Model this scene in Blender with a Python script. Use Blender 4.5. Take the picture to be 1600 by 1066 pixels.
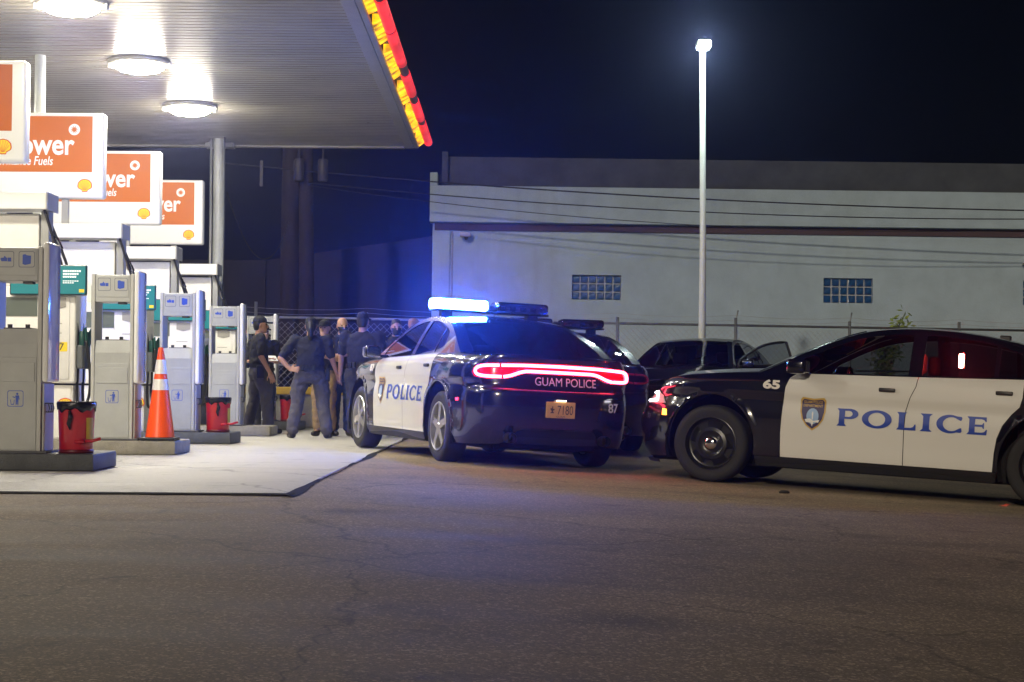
import bpy, bmesh, math, random
import numpy as np
from mathutils import Vector, Matrix
from mathutils.geometry import delaunay_2d_cdt
random.seed(7); np.random.seed(7)
R = math.radians
for o in list(bpy.data.objects): bpy.data.objects.remove(o)
scene = bpy.context.scene
col = scene.collection

# ------------------------------------------------------------------ camera, sky, sun, exposure
CAMZ = .72
cam_d = bpy.data.cameras.new('camera'); cam_d.sensor_width = 36; cam_d.lens = 63.0
cam_d.clip_start = .1; cam_d.clip_end = 3000
cam = bpy.data.objects.new('camera', cam_d); col.objects.link(cam)
PITCH, ROLL = math.atan(74 / 2800), .007
fwd = Vector((0, math.cos(PITCH), math.sin(PITCH))); up0 = Vector((0, -math.sin(PITCH), math.cos(PITCH)))
rt = Vector((1, 0, 0)) * math.cos(ROLL) + up0 * math.sin(ROLL)
up = up0 * math.cos(ROLL) - Vector((1, 0, 0)) * math.sin(ROLL)
m = Matrix.Identity(4)
for i in range(3): m[i][0], m[i][1], m[i][2] = rt[i], up[i], -fwd[i]
m.translation = (0, 0, CAMZ); cam.matrix_world = m
scene.camera = cam
SUN_EL, SUN_AZ = 18.0, 196.0           # a high street light behind the camera, so far off that it acts as a weak sun
world = bpy.data.worlds.new('World'); scene.world = world; world.use_nodes = True
wn = world.node_tree.nodes; wl = world.node_tree.links; wn.clear()
w_out = wn.new('ShaderNodeOutputWorld'); w_add = wn.new('ShaderNodeAddShader')
w_sky = wn.new('ShaderNodeTexSky'); w_sky.sky_type = 'NISHITA'; w_sky.sun_disc = False
w_sky.sun_elevation = R(SUN_EL); w_sky.sun_rotation = R(SUN_AZ)
w_b1 = wn.new('ShaderNodeBackground'); w_b1.inputs[1].default_value = .0004
w_b2 = wn.new('ShaderNodeBackground'); w_b2.inputs[0].default_value = (.12, .1, .62, 1); w_b2.inputs[1].default_value = .0016
wl.new(w_sky.outputs[0], w_b1.inputs[0]); wl.new(w_b1.outputs[0], w_add.inputs[0]); wl.new(w_b2.outputs[0], w_add.inputs[1])
wl.new(w_add.outputs[0], w_out.inputs[0])
sun_d = bpy.data.lights.new('sun', 'SUN'); sun_d.energy = 1.35; sun_d.angle = R(1.2); sun_d.color = (1, .86, .64)
sun = bpy.data.objects.new('sun', sun_d); col.objects.link(sun)
d = Vector((math.sin(R(SUN_AZ)) * math.cos(R(SUN_EL)), math.cos(R(SUN_AZ)) * math.cos(R(SUN_EL)), math.sin(R(SUN_EL))))
sun.rotation_euler = d.to_track_quat('Z', 'Y').to_euler()
vs = scene.view_settings; vs.view_transform = 'Standard'; vs.look = 'None'; vs.exposure = 0; vs.gamma = 1; vs.use_curve_mapping = False
scene.render.engine = 'CYCLES'
scene.cycles.use_denoising = True; scene.cycles.sample_clamp_indirect = 5; scene.cycles.max_bounces = 8
scene.cycles.caustics_reflective = False; scene.cycles.caustics_refractive = False

# ------------------------------------------------------------------ materials
MATS = {}
def mat(name, c=(.5, .5, .5), rough=.5, metal=0, coat=0, emit=None, es=0, var=0, vscale=6, bump=0, bscale=60, spec=.5, alpha=1, dirt=None):
    if name in MATS: return MATS[name]
    M = bpy.data.materials.new(name); M.use_nodes = True; MATS[name] = M
    nt = M.node_tree; b = nt.nodes['Principled BSDF']
    b.inputs['Base Color'].default_value = (*c, 1); b.inputs['Roughness'].default_value = rough; b.inputs['Metallic'].default_value = metal
    b.inputs['Coat Weight'].default_value = coat; b.inputs['Coat Roughness'].default_value = .04; b.inputs['Specular IOR Level'].default_value = spec
    if emit: b.inputs['Emission Color'].default_value = (*emit, 1); b.inputs['Emission Strength'].default_value = es
    if var or bump or dirt:
        tc = nt.nodes.new('ShaderNodeTexCoord')
    if var:
        n = nt.nodes.new('ShaderNodeTexNoise'); n.inputs['Scale'].default_value = vscale; n.inputs['Detail'].default_value = 6; n.inputs['Roughness'].default_value = .65
        nt.links.new(tc.outputs['Object'], n.inputs['Vector'])
        r = nt.nodes.new('ShaderNodeMapRange'); r.inputs['From Min'].default_value = .3; r.inputs['From Max'].default_value = .7
        r.inputs['To Min'].default_value = 1 - var; r.inputs['To Max'].default_value = 1 + var * .6
        nt.links.new(n.outputs['Fac'], r.inputs['Value'])
        h = nt.nodes.new('ShaderNodeMix'); h.data_type = 'RGBA'; h.blend_type = 'MULTIPLY'; h.inputs['Factor'].default_value = 1
        h.inputs[6].default_value = (*c, 1); nt.links.new(r.outputs['Result'], h.inputs[7]); last = h.outputs[2]
        if dirt:
            n2 = nt.nodes.new('ShaderNodeTexNoise'); n2.inputs['Scale'].default_value = vscale * .35; n2.inputs['Detail'].default_value = 9; n2.inputs['Roughness'].default_value = .75
            mp = nt.nodes.new('ShaderNodeMapping'); mp.inputs['Scale'].default_value = (1.4, 1, .16); nt.links.new(tc.outputs['Object'], mp.inputs['Vector']); nt.links.new(mp.outputs[0], n2.inputs['Vector'])
            rr = nt.nodes.new('ShaderNodeMapRange'); rr.inputs['From Min'].default_value = .55; rr.inputs['From Max'].default_value = .75; rr.inputs['To Max'].default_value = .55
            nt.links.new(n2.outputs['Fac'], rr.inputs['Value'])
            h2 = nt.nodes.new('ShaderNodeMix'); h2.data_type = 'RGBA'; nt.links.new(rr.outputs['Result'], h2.inputs['Factor']); nt.links.new(last, h2.inputs[6]); h2.inputs[7].default_value = (*dirt, 1); last = h2.outputs[2]
        nt.links.new(last, b.inputs['Base Color'])
        r2 = nt.nodes.new('ShaderNodeMapRange'); r2.inputs['To Min'].default_value = max(0, rough - .12 * var - .05); r2.inputs['To Max'].default_value = min(1, rough + .1)
        nt.links.new(n.outputs['Fac'], r2.inputs['Value']); nt.links.new(r2.outputs['Result'], b.inputs['Roughness'])
    if bump:
        n = nt.nodes.new('ShaderNodeTexNoise'); n.inputs['Scale'].default_value = bscale; n.inputs['Detail'].default_value = 4
        nt.links.new(tc.outputs['Object'], n.inputs['Vector'])
        bp = nt.nodes.new('ShaderNodeBump'); bp.inputs['Strength'].default_value = bump; bp.inputs['Distance'].default_value = .02
        nt.links.new(n.outputs['Fac'], bp.inputs['Height']); nt.links.new(bp.outputs[0], b.inputs['Normal'])
    return M
def glass_mat(name, tint, rough=.02, gl=(1, 1, 1)):
    if name in MATS: return MATS[name]
    M = bpy.data.materials.new(name); M.use_nodes = True; MATS[name] = M; nt = M.node_tree; nt.nodes.clear()
    o = nt.nodes.new('ShaderNodeOutputMaterial'); mx = nt.nodes.new('ShaderNodeMixShader'); f = nt.nodes.new('ShaderNodeFresnel'); f.inputs[0].default_value = 1.55
    t = nt.nodes.new('ShaderNodeBsdfTransparent'); t.inputs[0].default_value = (*tint, 1); g = nt.nodes.new('ShaderNodeBsdfGlossy'); g.inputs[0].default_value = (*gl, 1); g.inputs['Roughness'].default_value = rough
    nt.links.new(f.outputs[0], mx.inputs[0]); nt.links.new(t.outputs[0], mx.inputs[1]); nt.links.new(g.outputs[0], mx.inputs[2]); nt.links.new(mx.outputs[0], o.inputs[0])
    return M

def ground_mat(name, c1, c2, grain, fine=260, streak=.3, rough=.75, crack=0):
    M = bpy.data.materials.new(name); M.use_nodes = True; MATS[name] = M; nt = M.node_tree; N = nt.nodes.new; L = nt.links.new
    b = nt.nodes['Principled BSDF']; tc = N('ShaderNodeTexCoord')
    def noise(sc, det, vec=None, ro=.6):
        n = N('ShaderNodeTexNoise'); n.inputs['Scale'].default_value = sc; n.inputs['Detail'].default_value = det; n.inputs['Roughness'].default_value = ro
        L(vec or tc.outputs['Object'], n.inputs['Vector']); return n
    def rng(src, a, b_, c, d_):
        r = N('ShaderNodeMapRange'); r.inputs[1].default_value = a; r.inputs[2].default_value = b_; r.inputs[3].default_value = c; r.inputs[4].default_value = d_; L(src, r.inputs[0]); return r.outputs[0]
    big = noise(.35, 6); mp = N('ShaderNodeMapping'); mp.inputs['Scale'].default_value = (.12, .9, 1); mp.inputs['Rotation'].default_value = (0, 0, .06); L(tc.outputs['Object'], mp.inputs[0])
    st = noise(1.3, 7, mp.outputs[0], .7)
    mx = N('ShaderNodeMix'); mx.data_type = 'RGBA'; mx.inputs[6].default_value = (*c1, 1); mx.inputs[7].default_value = (*c2, 1)
    ad = N('ShaderNodeMath'); ad.operation = 'ADD'; L(rng(big.outputs[0], .3, .7, 0, 1 - streak), ad.inputs[0]); L(rng(st.outputs[0], .3, .7, 0, streak * 1.3), ad.inputs[1]); L(ad.outputs[0], mx.inputs[0])
    fi = noise(fine, 3, None, .8); vo = N('ShaderNodeTexVoronoi'); vo.inputs['Scale'].default_value = fine * .8; L(tc.outputs['Object'], vo.inputs['Vector'])
    vc = N('ShaderNodeSeparateColor'); L(vo.outputs['Color'], vc.inputs[0])
    g1 = rng(fi.outputs[0], .25, .75, 1 - grain, 1 + grain); g2 = rng(vc.outputs[0], .75, 1, 1, 1 + grain * 2.2)
    mu = N('ShaderNodeMath'); mu.operation = 'MULTIPLY'; L(g1, mu.inputs[0]); L(g2, mu.inputs[1])
    stn = noise(2.2, 8, None, .75); s3 = rng(stn.outputs[0], .56, .70, 1, .55); mu2 = N('ShaderNodeMath'); mu2.operation = 'MULTIPLY'; L(mu.outputs[0], mu2.inputs[0]); L(s3, mu2.inputs[1])
    out = mu2.outputs[0]
    if crack:
        wv = noise(1.1, 4); mp2 = N('ShaderNodeVectorMath'); mp2.operation = 'MULTIPLY_ADD'; L(wv.outputs['Color'], mp2.inputs[0]); mp2.inputs[1].default_value = (.9, .9, 0); L(tc.outputs['Object'], mp2.inputs[2])
        v2 = N('ShaderNodeTexVoronoi'); v2.feature = 'DISTANCE_TO_EDGE'; v2.inputs['Scale'].default_value = .33; L(mp2.outputs[0], v2.inputs['Vector'])
        cr = rng(v2.outputs['Distance'], 0, .006, 1 - crack, 1); m3 = N('ShaderNodeMath'); m3.operation = 'MULTIPLY'; L(out, m3.inputs[0]); L(cr, m3.inputs[1]); out = m3.outputs[0]
    if name == 'asphalt':        # faint tyre tracks and oil drips worn into the surface
        brk = noise(.9, 5)
        for cx, cy, rad, dep in ((-9, 34, 24.2, .2), (-9, 34, 25.7, .2), (14, -6, 17.6, .22), (14, -6, 19.2, .22), (2, 40, 31.5, .15)):
            vm = N('ShaderNodeVectorMath'); vm.operation = 'DISTANCE'; L(tc.outputs['Object'], vm.inputs[0]); vm.inputs[1].default_value = (cx, cy, 0)
            ab = N('ShaderNodeMath'); ab.operation = 'SUBTRACT'; L(vm.outputs['Value'], ab.inputs[0]); ab.inputs[1].default_value = rad; a2 = N('ShaderNodeMath'); a2.operation = 'ABSOLUTE'; L(ab.outputs[0], a2.inputs[0])
            bd = rng(a2.outputs[0], .07, .2, dep, 0); k2 = N('ShaderNodeMath'); k2.operation = 'MULTIPLY'; L(bd, k2.inputs[0]); L(rng(brk.outputs[0], .4, .65, 0, 1), k2.inputs[1])
            iv = N('ShaderNodeMath'); iv.operation = 'SUBTRACT'; iv.inputs[0].default_value = 1; L(k2.outputs[0], iv.inputs[1]); m4 = N('ShaderNodeMath'); m4.operation = 'MULTIPLY'; L(out, m4.inputs[0]); L(iv.outputs[0], m4.inputs[1]); out = m4.outputs[0]
        sv = N('ShaderNodeTexVoronoi'); sv.inputs['Scale'].default_value = .55; dn = noise(3, 5); vv = N('ShaderNodeVectorMath'); vv.operation = 'MULTIPLY_ADD'; L(dn.outputs['Color'], vv.inputs[0]); vv.inputs[1].default_value = (.35, .35, 0); L(tc.outputs['Object'], vv.inputs[2]); L(vv.outputs[0], sv.inputs['Vector'])
        m5 = N('ShaderNodeMath'); m5.operation = 'MULTIPLY'; L(out, m5.inputs[0]); L(rng(sv.outputs['Distance'], .05, .16, .6, 1), m5.inputs[1]); out = m5.outputs[0]
    h = N('ShaderNodeMix'); h.data_type = 'RGBA'; h.blend_type = 'MULTIPLY'; h.inputs[0].default_value = 1; L(mx.outputs[2], h.inputs[6]); L(out, h.inputs[7]); L(h.outputs[2], b.inputs['Base Color'])
    L(rng(st.outputs[0], .3, .7, rough - .12, rough + .1), b.inputs['Roughness']); b.inputs['Specular IOR Level'].default_value = .3
    bp = N('ShaderNodeBump'); bp.inputs['Strength'].default_value = .55; bp.inputs['Distance'].default_value = .006; L(fi.outputs[0], bp.inputs['Height']); L(bp.outputs[0], b.inputs['Normal'])
    return M

# ------------------------------------------------------------------ mesh helpers
def link(name, me, parent=None, material=None, loc=None):
    o = bpy.data.objects.new(name, me); col.objects.link(o)
    if parent is not None: o.parent = parent
    if material is not None and me is not None:
        me.materials.clear(); me.materials.append(material)
    if loc is not None: o.location = loc
    return o
def tag(o, label=None, cat=None, group=None, kind=None):
    if label: o['label'] = label
    if cat: o['category'] = cat
    if group: o['group'] = group
    if kind: o['kind'] = kind
    return o
def empty(name, loc=(0, 0, 0), rz=0, parent=None):
    o = bpy.data.objects.new(name, None); col.objects.link(o); o.location = loc; o.rotation_euler = (0, 0, rz); o.empty_display_size = .1
    if parent is not None: o.parent = parent
    return o
def copy_tree(o, parent=None):
    c = o.copy(); col.objects.link(c); c.parent = parent
    for ch in o.children: copy_tree(ch, c)
    return c
class MB:
    def __init__(s): s.bm = bmesh.new()
    def box(s, x0, x1, y0, y1, z0, z1, bev=0, seg=2, mat4=None):
        r = bmesh.ops.create_cube(s.bm, size=1); v = r['verts']
        for q in v: q.co = Vector(((x0 + x1) / 2 + q.co.x * (x1 - x0), (y0 + y1) / 2 + q.co.y * (y1 - y0), (z0 + z1) / 2 + q.co.z * (z1 - z0)))
        if bev:
            e = list({e for q in v for e in q.link_edges})
            rr = bmesh.ops.bevel(s.bm, geom=e, offset=bev, segments=seg, profile=.5, affect='EDGES'); v = list({q for f in rr['faces'] for q in f.verts} | {q for q in v if q.is_valid})
        if mat4 is not None: bmesh.ops.transform(s.bm, matrix=mat4, verts=v)
        return s
    def tube(s, pts, r, n=8, caps=True):
        pts = [Vector(p) for p in pts]; rad = r if hasattr(r, '__len__') else [r] * len(pts)
        rings = []; prev = None
        for i, p in enumerate(pts):
            t = (pts[min(i + 1, len(pts) - 1)] - pts[max(i - 1, 0)]).normalized()
            if prev is None: a = t.orthogonal().normalized()
            else: a = (prev - t * prev.dot(t)).normalized()
            prev = a; b = t.cross(a)
            rings.append([s.bm.verts.new(p + (a * math.cos(k * 2 * math.pi / n) + b * math.sin(k * 2 * math.pi / n)) * rad[i]) for k in range(n)])
        for i in range(len(rings) - 1):
            for k in range(n): s.bm.faces.new((rings[i][k], rings[i][(k + 1) % n], rings[i + 1][(k + 1) % n], rings[i + 1][k]))
        if caps: s.bm.faces.new(rings[0][::-1]); s.bm.faces.new(rings[-1])
        return s
    def lathe(s, prof, n=32, axis='Z', c=(0, 0, 0), close=False):
        c = Vector(c); rings = []
        for r, h in prof:
            ring = []
            for k in range(n):
                a = 2 * math.pi * k / n
                p = Vector((r * math.cos(a), r * math.sin(a), h))
                if axis == 'Y': p = Vector((p.x, p.z, -p.y))
                if axis == 'X': p = Vector((p.z, p.x, p.y))
                ring.append(s.bm.verts.new(c + p))
            rings.append(ring)
        pr = list(zip(rings, rings[1:])) + ([(rings[-1], rings[0])] if close else [])
        for a, b in pr:
            for k in range(n): s.bm.faces.new((a[k], a[(k + 1) % n], b[(k + 1) % n], b[k]))
        return s
    def prism(s, poly, f, t0, t1):
        """poly: 2-D outline, f(u, v, t) -> 3-D"""
        a = [s.bm.verts.new(f(u, v, t0)) for u, v in poly]; b = [s.bm.verts.new(f(u, v, t1)) for u, v in poly]; n = len(poly)
        s.bm.faces.new(a[::-1]); s.bm.faces.new(b)
        for i in range(n): s.bm.faces.new((a[i], a[(i + 1) % n], b[(i + 1) % n], b[i]))
        return s
    def mesh(s, name, smooth=False, angle=None):
        bmesh.ops.recalc_face_normals(s.bm, faces=s.bm.faces)
        me = bpy.data.meshes.new(name); s.bm.to_mesh(me); s.bm.free()
        if smooth or angle:
            me.polygons.foreach_set('use_smooth', [True] * len(me.polygons))
            if angle: me.set_sharp_from_angle(angle=R(angle))
        return me
    def build(s, name, material, parent=None, smooth=False, angle=None, loc=None):
        return link(name, s.mesh(name, smooth, angle), parent, material, loc)
def raw(name, verts, faces, material, parent=None, smooth=False, normals=None):
    me = bpy.data.meshes.new(name); me.from_pydata([tuple(v) for v in verts], [], [tuple(f) for f in faces]); me.update()
    if smooth or normals is not None: me.polygons.foreach_set('use_smooth', [True] * len(me.polygons))
    if normals is not None: me.normals_split_custom_set_from_vertices([tuple(n) for n in normals])
    return link(name, me, parent, material)
def inpoly(P, poly):
    poly = np.asarray(poly); x, y = P[:, 0], P[:, 1]; ins = np.zeros(len(P), bool); n = len(poly)
    for i in range(n):
        x0, y0 = poly[i]; x1, y1 = poly[(i + 1) % n]
        if y0 == y1: continue
        c = ((y0 > y) != (y1 > y)) & (x < (x1 - x0) * (y - y0) / (y1 - y0) + x0); ins ^= c
    return ins
def dens(poly, res):
    out = []; n = len(poly)
    for i in range(n):
        a = np.array(poly[i], float); b = np.array(poly[(i + 1) % n], float); k = max(1, int(math.ceil(np.linalg.norm(b - a) / res)))
        for j in range(k): out.append(a + (b - a) * j / k)
    return np.array(out)
def cdt(outers, holes=(), res=None):
    """fill 2-D outlines -> points, triangles"""
    loops = [dens(p, res) if res else np.array(p, float) for p in list(outers) + list(holes)]
    V = []; E = []
    for lp in loops:
        b = len(V); V += [tuple(q) for q in lp]; E += [(b + i, b + (i + 1) % len(lp)) for i in range(len(lp))]
    if res:
        A = np.vstack(loops); x0, y0 = A.min(0); x1, y1 = A.max(0)
        gx, gy = np.meshgrid(np.arange(x0 + res / 2, x1, res), np.arange(y0 + res / 2, y1, res * .866)); gx[1::2] += res / 2
        G = np.column_stack([gx.ravel(), gy.ravel()])
        if len(G):
            ok = np.zeros(len(G), bool)
            for p in outers: ok |= inpoly(G, p)
            for p in holes: ok &= ~inpoly(G, p)
            G = G[ok]
            if len(G):
                dm = np.sqrt(((G[:, None, :] - A[None]) ** 2).sum(2)).min(1); G = G[dm > res * .5]
                V += [tuple(q) for q in G]
    vv, ee, ff, *_ = delaunay_2d_cdt([Vector(v) for v in V], E, [], 0, 1e-6)
    P = np.array([tuple(v) for v in vv]); T = np.array([f for f in ff])
    c = P[T].mean(1); ok = np.zeros(len(T), bool)
    for p in outers: ok |= inpoly(c, p)
    for p in holes: ok &= ~inpoly(c, p)
    return P, T[ok]
def decal(name, outers, holes, fn, material, parent, res=None, n=None):
    """flat print: a thin sheet mapped to 3-D with fn(u, v)"""
    P, T = cdt(outers, holes, res)
    V = [Vector(fn(*p)) for p in P]; F = []
    n = Vector(n) if n is not None else None
    for t in T:
        f = tuple(int(i) for i in t)
        if n is not None and (V[f[1]] - V[f[0]]).cross(V[f[2]] - V[f[0]]).dot(n) < 0: f = f[::-1]
        F.append(f)
    return raw(name, V, F, material, parent)
def ell(cx, cy, a, b, n=32, a0=0, a1=360):
    full = abs(a1 - a0) >= 360
    return [(cx + a * math.cos(R(a0 + (a1 - a0) * k / (n if full else n - 1))), cy + b * math.sin(R(a0 + (a1 - a0) * k / (n if full else n - 1)))) for k in range(n)]
def rrect(x0, x1, y0, y1, r, n=5):
    o = []
    for cx, cy, a in ((x1 - r, y1 - r, 0), (x0 + r, y1 - r, 90), (x0 + r, y0 + r, 180), (x1 - r, y0 + r, 270)):
        o += [(cx + r * math.cos(R(a + 90 * k / n)), cy + r * math.sin(R(a + 90 * k / n))) for k in range(n + 1)]
    return o
TXT = {}
def text2d(body, bold=0.0, shear=0.0):
    """letters of the built-in font as 2-D triangles, scaled so that the block is 1 high and starts at x = 0"""
    k = (body, bold, shear)
    if k in TXT: return TXT[k]
    c = bpy.data.curves.new('t', 'FONT'); c.body = body; c.offset = bold; c.shear = shear; c.fill_mode = 'FRONT'; c.resolution_u = 4
    o = bpy.data.objects.new('t', c); col.objects.link(o); dg = bpy.context.evaluated_depsgraph_get(); me = bpy.data.meshes.new_from_object(o.evaluated_get(dg))
    P = np.array([v.co[:2] for v in me.vertices]); F = [tuple(p.vertices) for p in me.polygons]
    bpy.data.objects.remove(o); bpy.data.curves.remove(c); bpy.data.meshes.remove(me)
    P -= P.min(0); P /= P[:, 1].max(); TXT[k] = (P, F); return TXT[k]
def text(name, body, fn, w, h, material, parent, bold=0, shear=0, sub=0):
    """fn(u, v): u along 0..w, v up 0..h"""
    P, F = text2d(body, bold, shear); s = w / P[:, 0].max()
    if sub:
        bm = bmesh.new(); vs = [bm.verts.new((p[0] * s, p[1] * h, 0)) for p in P]
        for f in F:
            try: bm.faces.new([vs[i] for i in f])
            except ValueError: pass
        bmesh.ops.triangulate(bm, faces=bm.faces); bmesh.ops.subdivide_edges(bm, edges=[e for e in bm.edges if e.calc_length() > sub], cuts=2, use_grid_fill=True)
        bmesh.ops.triangulate(bm, faces=bm.faces)
        bm.verts.index_update(); V = [fn(v.co.x, v.co.y) for v in bm.verts]; F = [[v.index for v in f.verts] for f in bm.faces]; bm.free()
    else: V = [fn(p[0] * s, p[1] * h) for p in P]
    return raw(name, V, F, material, parent)

# ------------------------------------------------------------------ ground
def sp(t, k): return math.log1p(math.exp(min(t / k, 50))) * k if t / k < 50 else t
def sstep(a, b, x): t = min(1, max(0, (x - a) / (b - a))); return t * t * (3 - 2 * t)
def gz(X, Y): return -.055 * sp(X + 1.0, .35) * (1 - .8 * sstep(22, 26, Y)) - .045 * sp(11.0 - Y, .8) + .15 * sstep(22.5, 26.5, Y) * sstep(1.0, 2.2, X)
ASPH = ground_mat('asphalt', (.11, .088, .056), (.265, .21, .136), .55, 105, .5, .84, crack=.45)
CONC = ground_mat('pad_concrete', (.33, .32, .29), (.43, .42, .385), .12, 120, .55, .6, crack=.5)
xs = np.concatenate([[-600, -200, -90, -50, -30], np.arange(-20, 20.1, .5), [30, 50, 90, 200, 600]])
ys = np.concatenate([[-60, -30, -15], np.arange(-8, 34, .5), [36, 40, 46, 55, 70, 100, 160, 300, 900]])
V = [(x, y, gz(min(max(x, -20), 16), max(y, -12)) - .006) for y in ys for x in xs]; nx = len(xs)
F = [(j * nx + i, j * nx + i + 1, (j + 1) * nx + i + 1, (j + 1) * nx + i) for j in range(len(ys) - 1) for i in range(nx - 1)]
tag(raw('ground', V, F, ASPH, smooth=True), kind='structure')
pad = empty('concrete_pad'); tag(pad, kind='structure')
px = [-13.2, -9.5, -5.6, -1.5]; py = [12.1, 15.9, 19.7, 23.5, 27.3, 31.6]
for i in range(3):
    for j in range(5):
        x0, x1, y0, y1 = px[i], px[i + 1], py[j], py[j + 1]
        sk = .02 if j == 0 else 0
        mb = MB()
        mb.box(x0 + .008, x1 - .008, y0 + .008, y1 - .008, -.08, 0, .006, 1)
        mb.build('slab', CONC, pad)
# tar seam along the pad's edge, an uneven strip
tar = mat('tar', (.02, .02, .019), .95, spec=.1, bump=.4, bscale=40)
V = []; F = []
for k in range(90):
    y = 12.0 + k * .22; c = -1.49 + .01 * math.sin(k * .5) + .012 * random.random(); w = (.006 + .03 * max(0, math.sin(k * .21 + 1.2)) ** 3 + .01 * random.random())
    for e in (-w, w): V.append((c + e, y, .0035 if c + e < -1.5 else gz(c + e, y) - .002))
F = [(2 * k, 2 * k + 1, 2 * k + 3, 2 * k + 2) for k in range(89)]
tag(raw('tar_seam', V, F, tar), kind='structure')
V = []
for k in range(120):
    x = -13 + k * .097; w = .012 + .012 * random.random()
    for e in (-w, w): V.append((x, 12.085 + e, .0035 if e > 0 else -.004))
tag(raw('tar_seam', V, [(2 * k, 2 * k + 1, 2 * k + 3, 2 * k + 2) for k in range(119)], tar), kind='structure')

# ------------------------------------------------------------------ canopy
SOF = 4.98; CX1 = -1.78; CX0 = -13.6; CY0 = 12.0; CY1 = 31.7
white_metal = mat('white_enamel', (.32, .30, .235), .3, var=.25, vscale=1.2)
grey_metal = mat('grey_trim', (.33, .33, .32), .45, var=.15, vscale=4)
dark_metal = mat('dark_metal', (.05, .05, .055), .5)
canopy = empty('station_canopy', (-7.5, 21, 0)); tag(canopy, 'pale ribbed service station canopy with lit yellow and red edge', 'canopy')
def ch(o): o.location = (7.5, -21, 0); return o      # canopy parts are modelled in world coordinates
V = []; F = []; per = .17; n = int((CY1 - CY0 - .3) / per)
for k in range(n):
    y = CY0 + .15 + k * per
    for dy, dz in ((0, 0), (.012, .022), (.035, .022), (.05, 0), (per - .004, .0)):
        V += [(CX0, y + dy, SOF + dz), (CX1 - .14, y + dy, SOF + dz)]
F = [(2 * k, 2 * k + 1, 2 * k + 3, 2 * k + 2) for k in range(len(V) // 2 - 1)]
ch(raw('soffit', V, F, white_metal, canopy))
mb = MB(); mb.box(CX0, -1.72, CY0, CY1, SOF + .06, SOF + .42); ch(mb.build('roof_deck', dark_metal, canopy))
mb = MB(); mb.box(CX1 - .14, CX1 + .02, CY0, CY1, SOF - .012, SOF + .055, .004, 1); ch(mb.build('edge_trim', grey_metal, canopy))
mb = MB(); mb.box(CX1 + .028, CX1 + .1, CY0, CY1, SOF - .012, SOF + .055, .004, 1); ch(mb.build('edge_trim', grey_metal, canopy))
mb = MB(); mb.box(CX0, CX1 - .15, CY1 - .14, CY1 - .0, SOF - .03, SOF + .055, .004, 1); ch(mb.build('edge_trim', white_metal, canopy))
mb = MB(); mb.box(CX0, -1.7, CY1 + .004, CY1 + .05, SOF - .02, SOF + .4); ch(mb.build('fascia', mat('fascia_dark', (.06, .055, .05), .5), canopy))
def led_mat(name, c, s, lo, sc):
    M = mat(name, tuple(min(1, v * .5 + .02) for v in c), .35, emit=c, es=s); nt = M.node_tree; b = nt.nodes['Principled BSDF']
    tc = nt.nodes.new('ShaderNodeTexCoord'); n_ = nt.nodes.new('ShaderNodeTexNoise'); n_.inputs['Scale'].default_value = sc; n_.inputs['Detail'].default_value = 3; nt.links.new(tc.outputs['Object'], n_.inputs['Vector'])
    r = nt.nodes.new('ShaderNodeMapRange'); r.inputs[1].default_value = .35; r.inputs[2].default_value = .68; r.inputs[3].default_value = s * lo; r.inputs[4].default_value = s; nt.links.new(n_.outputs[0], r.inputs[0]); nt.links.new(r.outputs[0], b.inputs['Emission Strength'])
    return M
yel_led = led_mat('yellow_lit_panel', (1, .5, .004), 2.7, .06, 5); red_led = led_mat('red_lit_tube', (1, .03, .04), 1.5, .25, 3.5)
# yellow light trough: segments with gaps, tilted from the trim up to the red tube
y = CY0; k = 0
for L_, gap in ((3.2, .5), (2.2, .6), (1.9, .5), (1.3, .55), (2.0, .7), (1.5, .55), (2.4, .5), (2.9, .0)):
    y1 = min(y + L_, CY1 - .12)
    if y1 > y:
        mb = MB(); q = int((y1 - y) / .16)
        for j in range(q):     # the trough is folded like a row of facets
            a = y + (y1 - y) * j / q; b_ = y + (y1 - y) * (j + 1) / q; e = .012 * ((j * 7919) % 5 - 2) / 2
            mb.prism([(-1.665, SOF + .0), (-1.565, SOF + .06 + e), (-1.575, SOF + .12), (-1.665, SOF + .12)], lambda u, v, t: (u, t, v), a, b_ - .012)
        ch(mb.build('lit_panel', yel_led, canopy))
    y = y1 + gap
mb = MB(); mb.box(-1.69, -1.58, CY0, CY1 - .03, SOF + .125, SOF + .4); ch(mb.build('fascia', mat('fascia_dark'), canopy))
y = CY0; segs = ((2.4, .25), (2.1, .3), (2.6, .2), (1.7, .12), (2.2, .75), (1.7, .7), (1.75, .45), (2.4, .04), (1.15, .04), (1.2, .0))
for L_, gap in segs:
    y1 = min(y + L_, CY1 - .02)
    if y1 > y + .05:
        mb = MB(); mb.tube([(-1.505, y, SOF + .085), (-1.505, y1, SOF + .085)], .072, 16); ch(mb.build('lit_tube', red_led, canopy, angle=50))
    if gap > .1:
        mb = MB(); mb.tube([(-1.505, y1 + .006, SOF + .085), (-1.505, y1 + gap - .006, SOF + .085)], .06, 12); ch(mb.build('tube_joint', mat('dull_tube', (.14, .06, .07), .4), canopy, angle=50))
    y = y1 + gap
colm = mat('column_paint', (.5, .52, .5), .4, var=.15, vscale=3)
for cx, cy, cr_ in ((-6.12, 23.06, .07), (-5.06, 30.75, .1)):
    mb = MB(); mb.tube([(cx, cy, .146 if cy < 25 else 0), (cx, cy, SOF)], cr_, 20); mb.box(cx - .13, cx + .13, cy - .13, cy + .13, .146 if cy < 25 else 0, .17 if cy < 25 else .03)
    ch(mb.build('column', colm, canopy, angle=50))
mb = MB(); mb.tube([(-5.19, 30.7, 0), (-5.19, 30.7, SOF)], .022, 8); ch(mb.build('downpipe', grey_metal, canopy, smooth=True))
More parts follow.
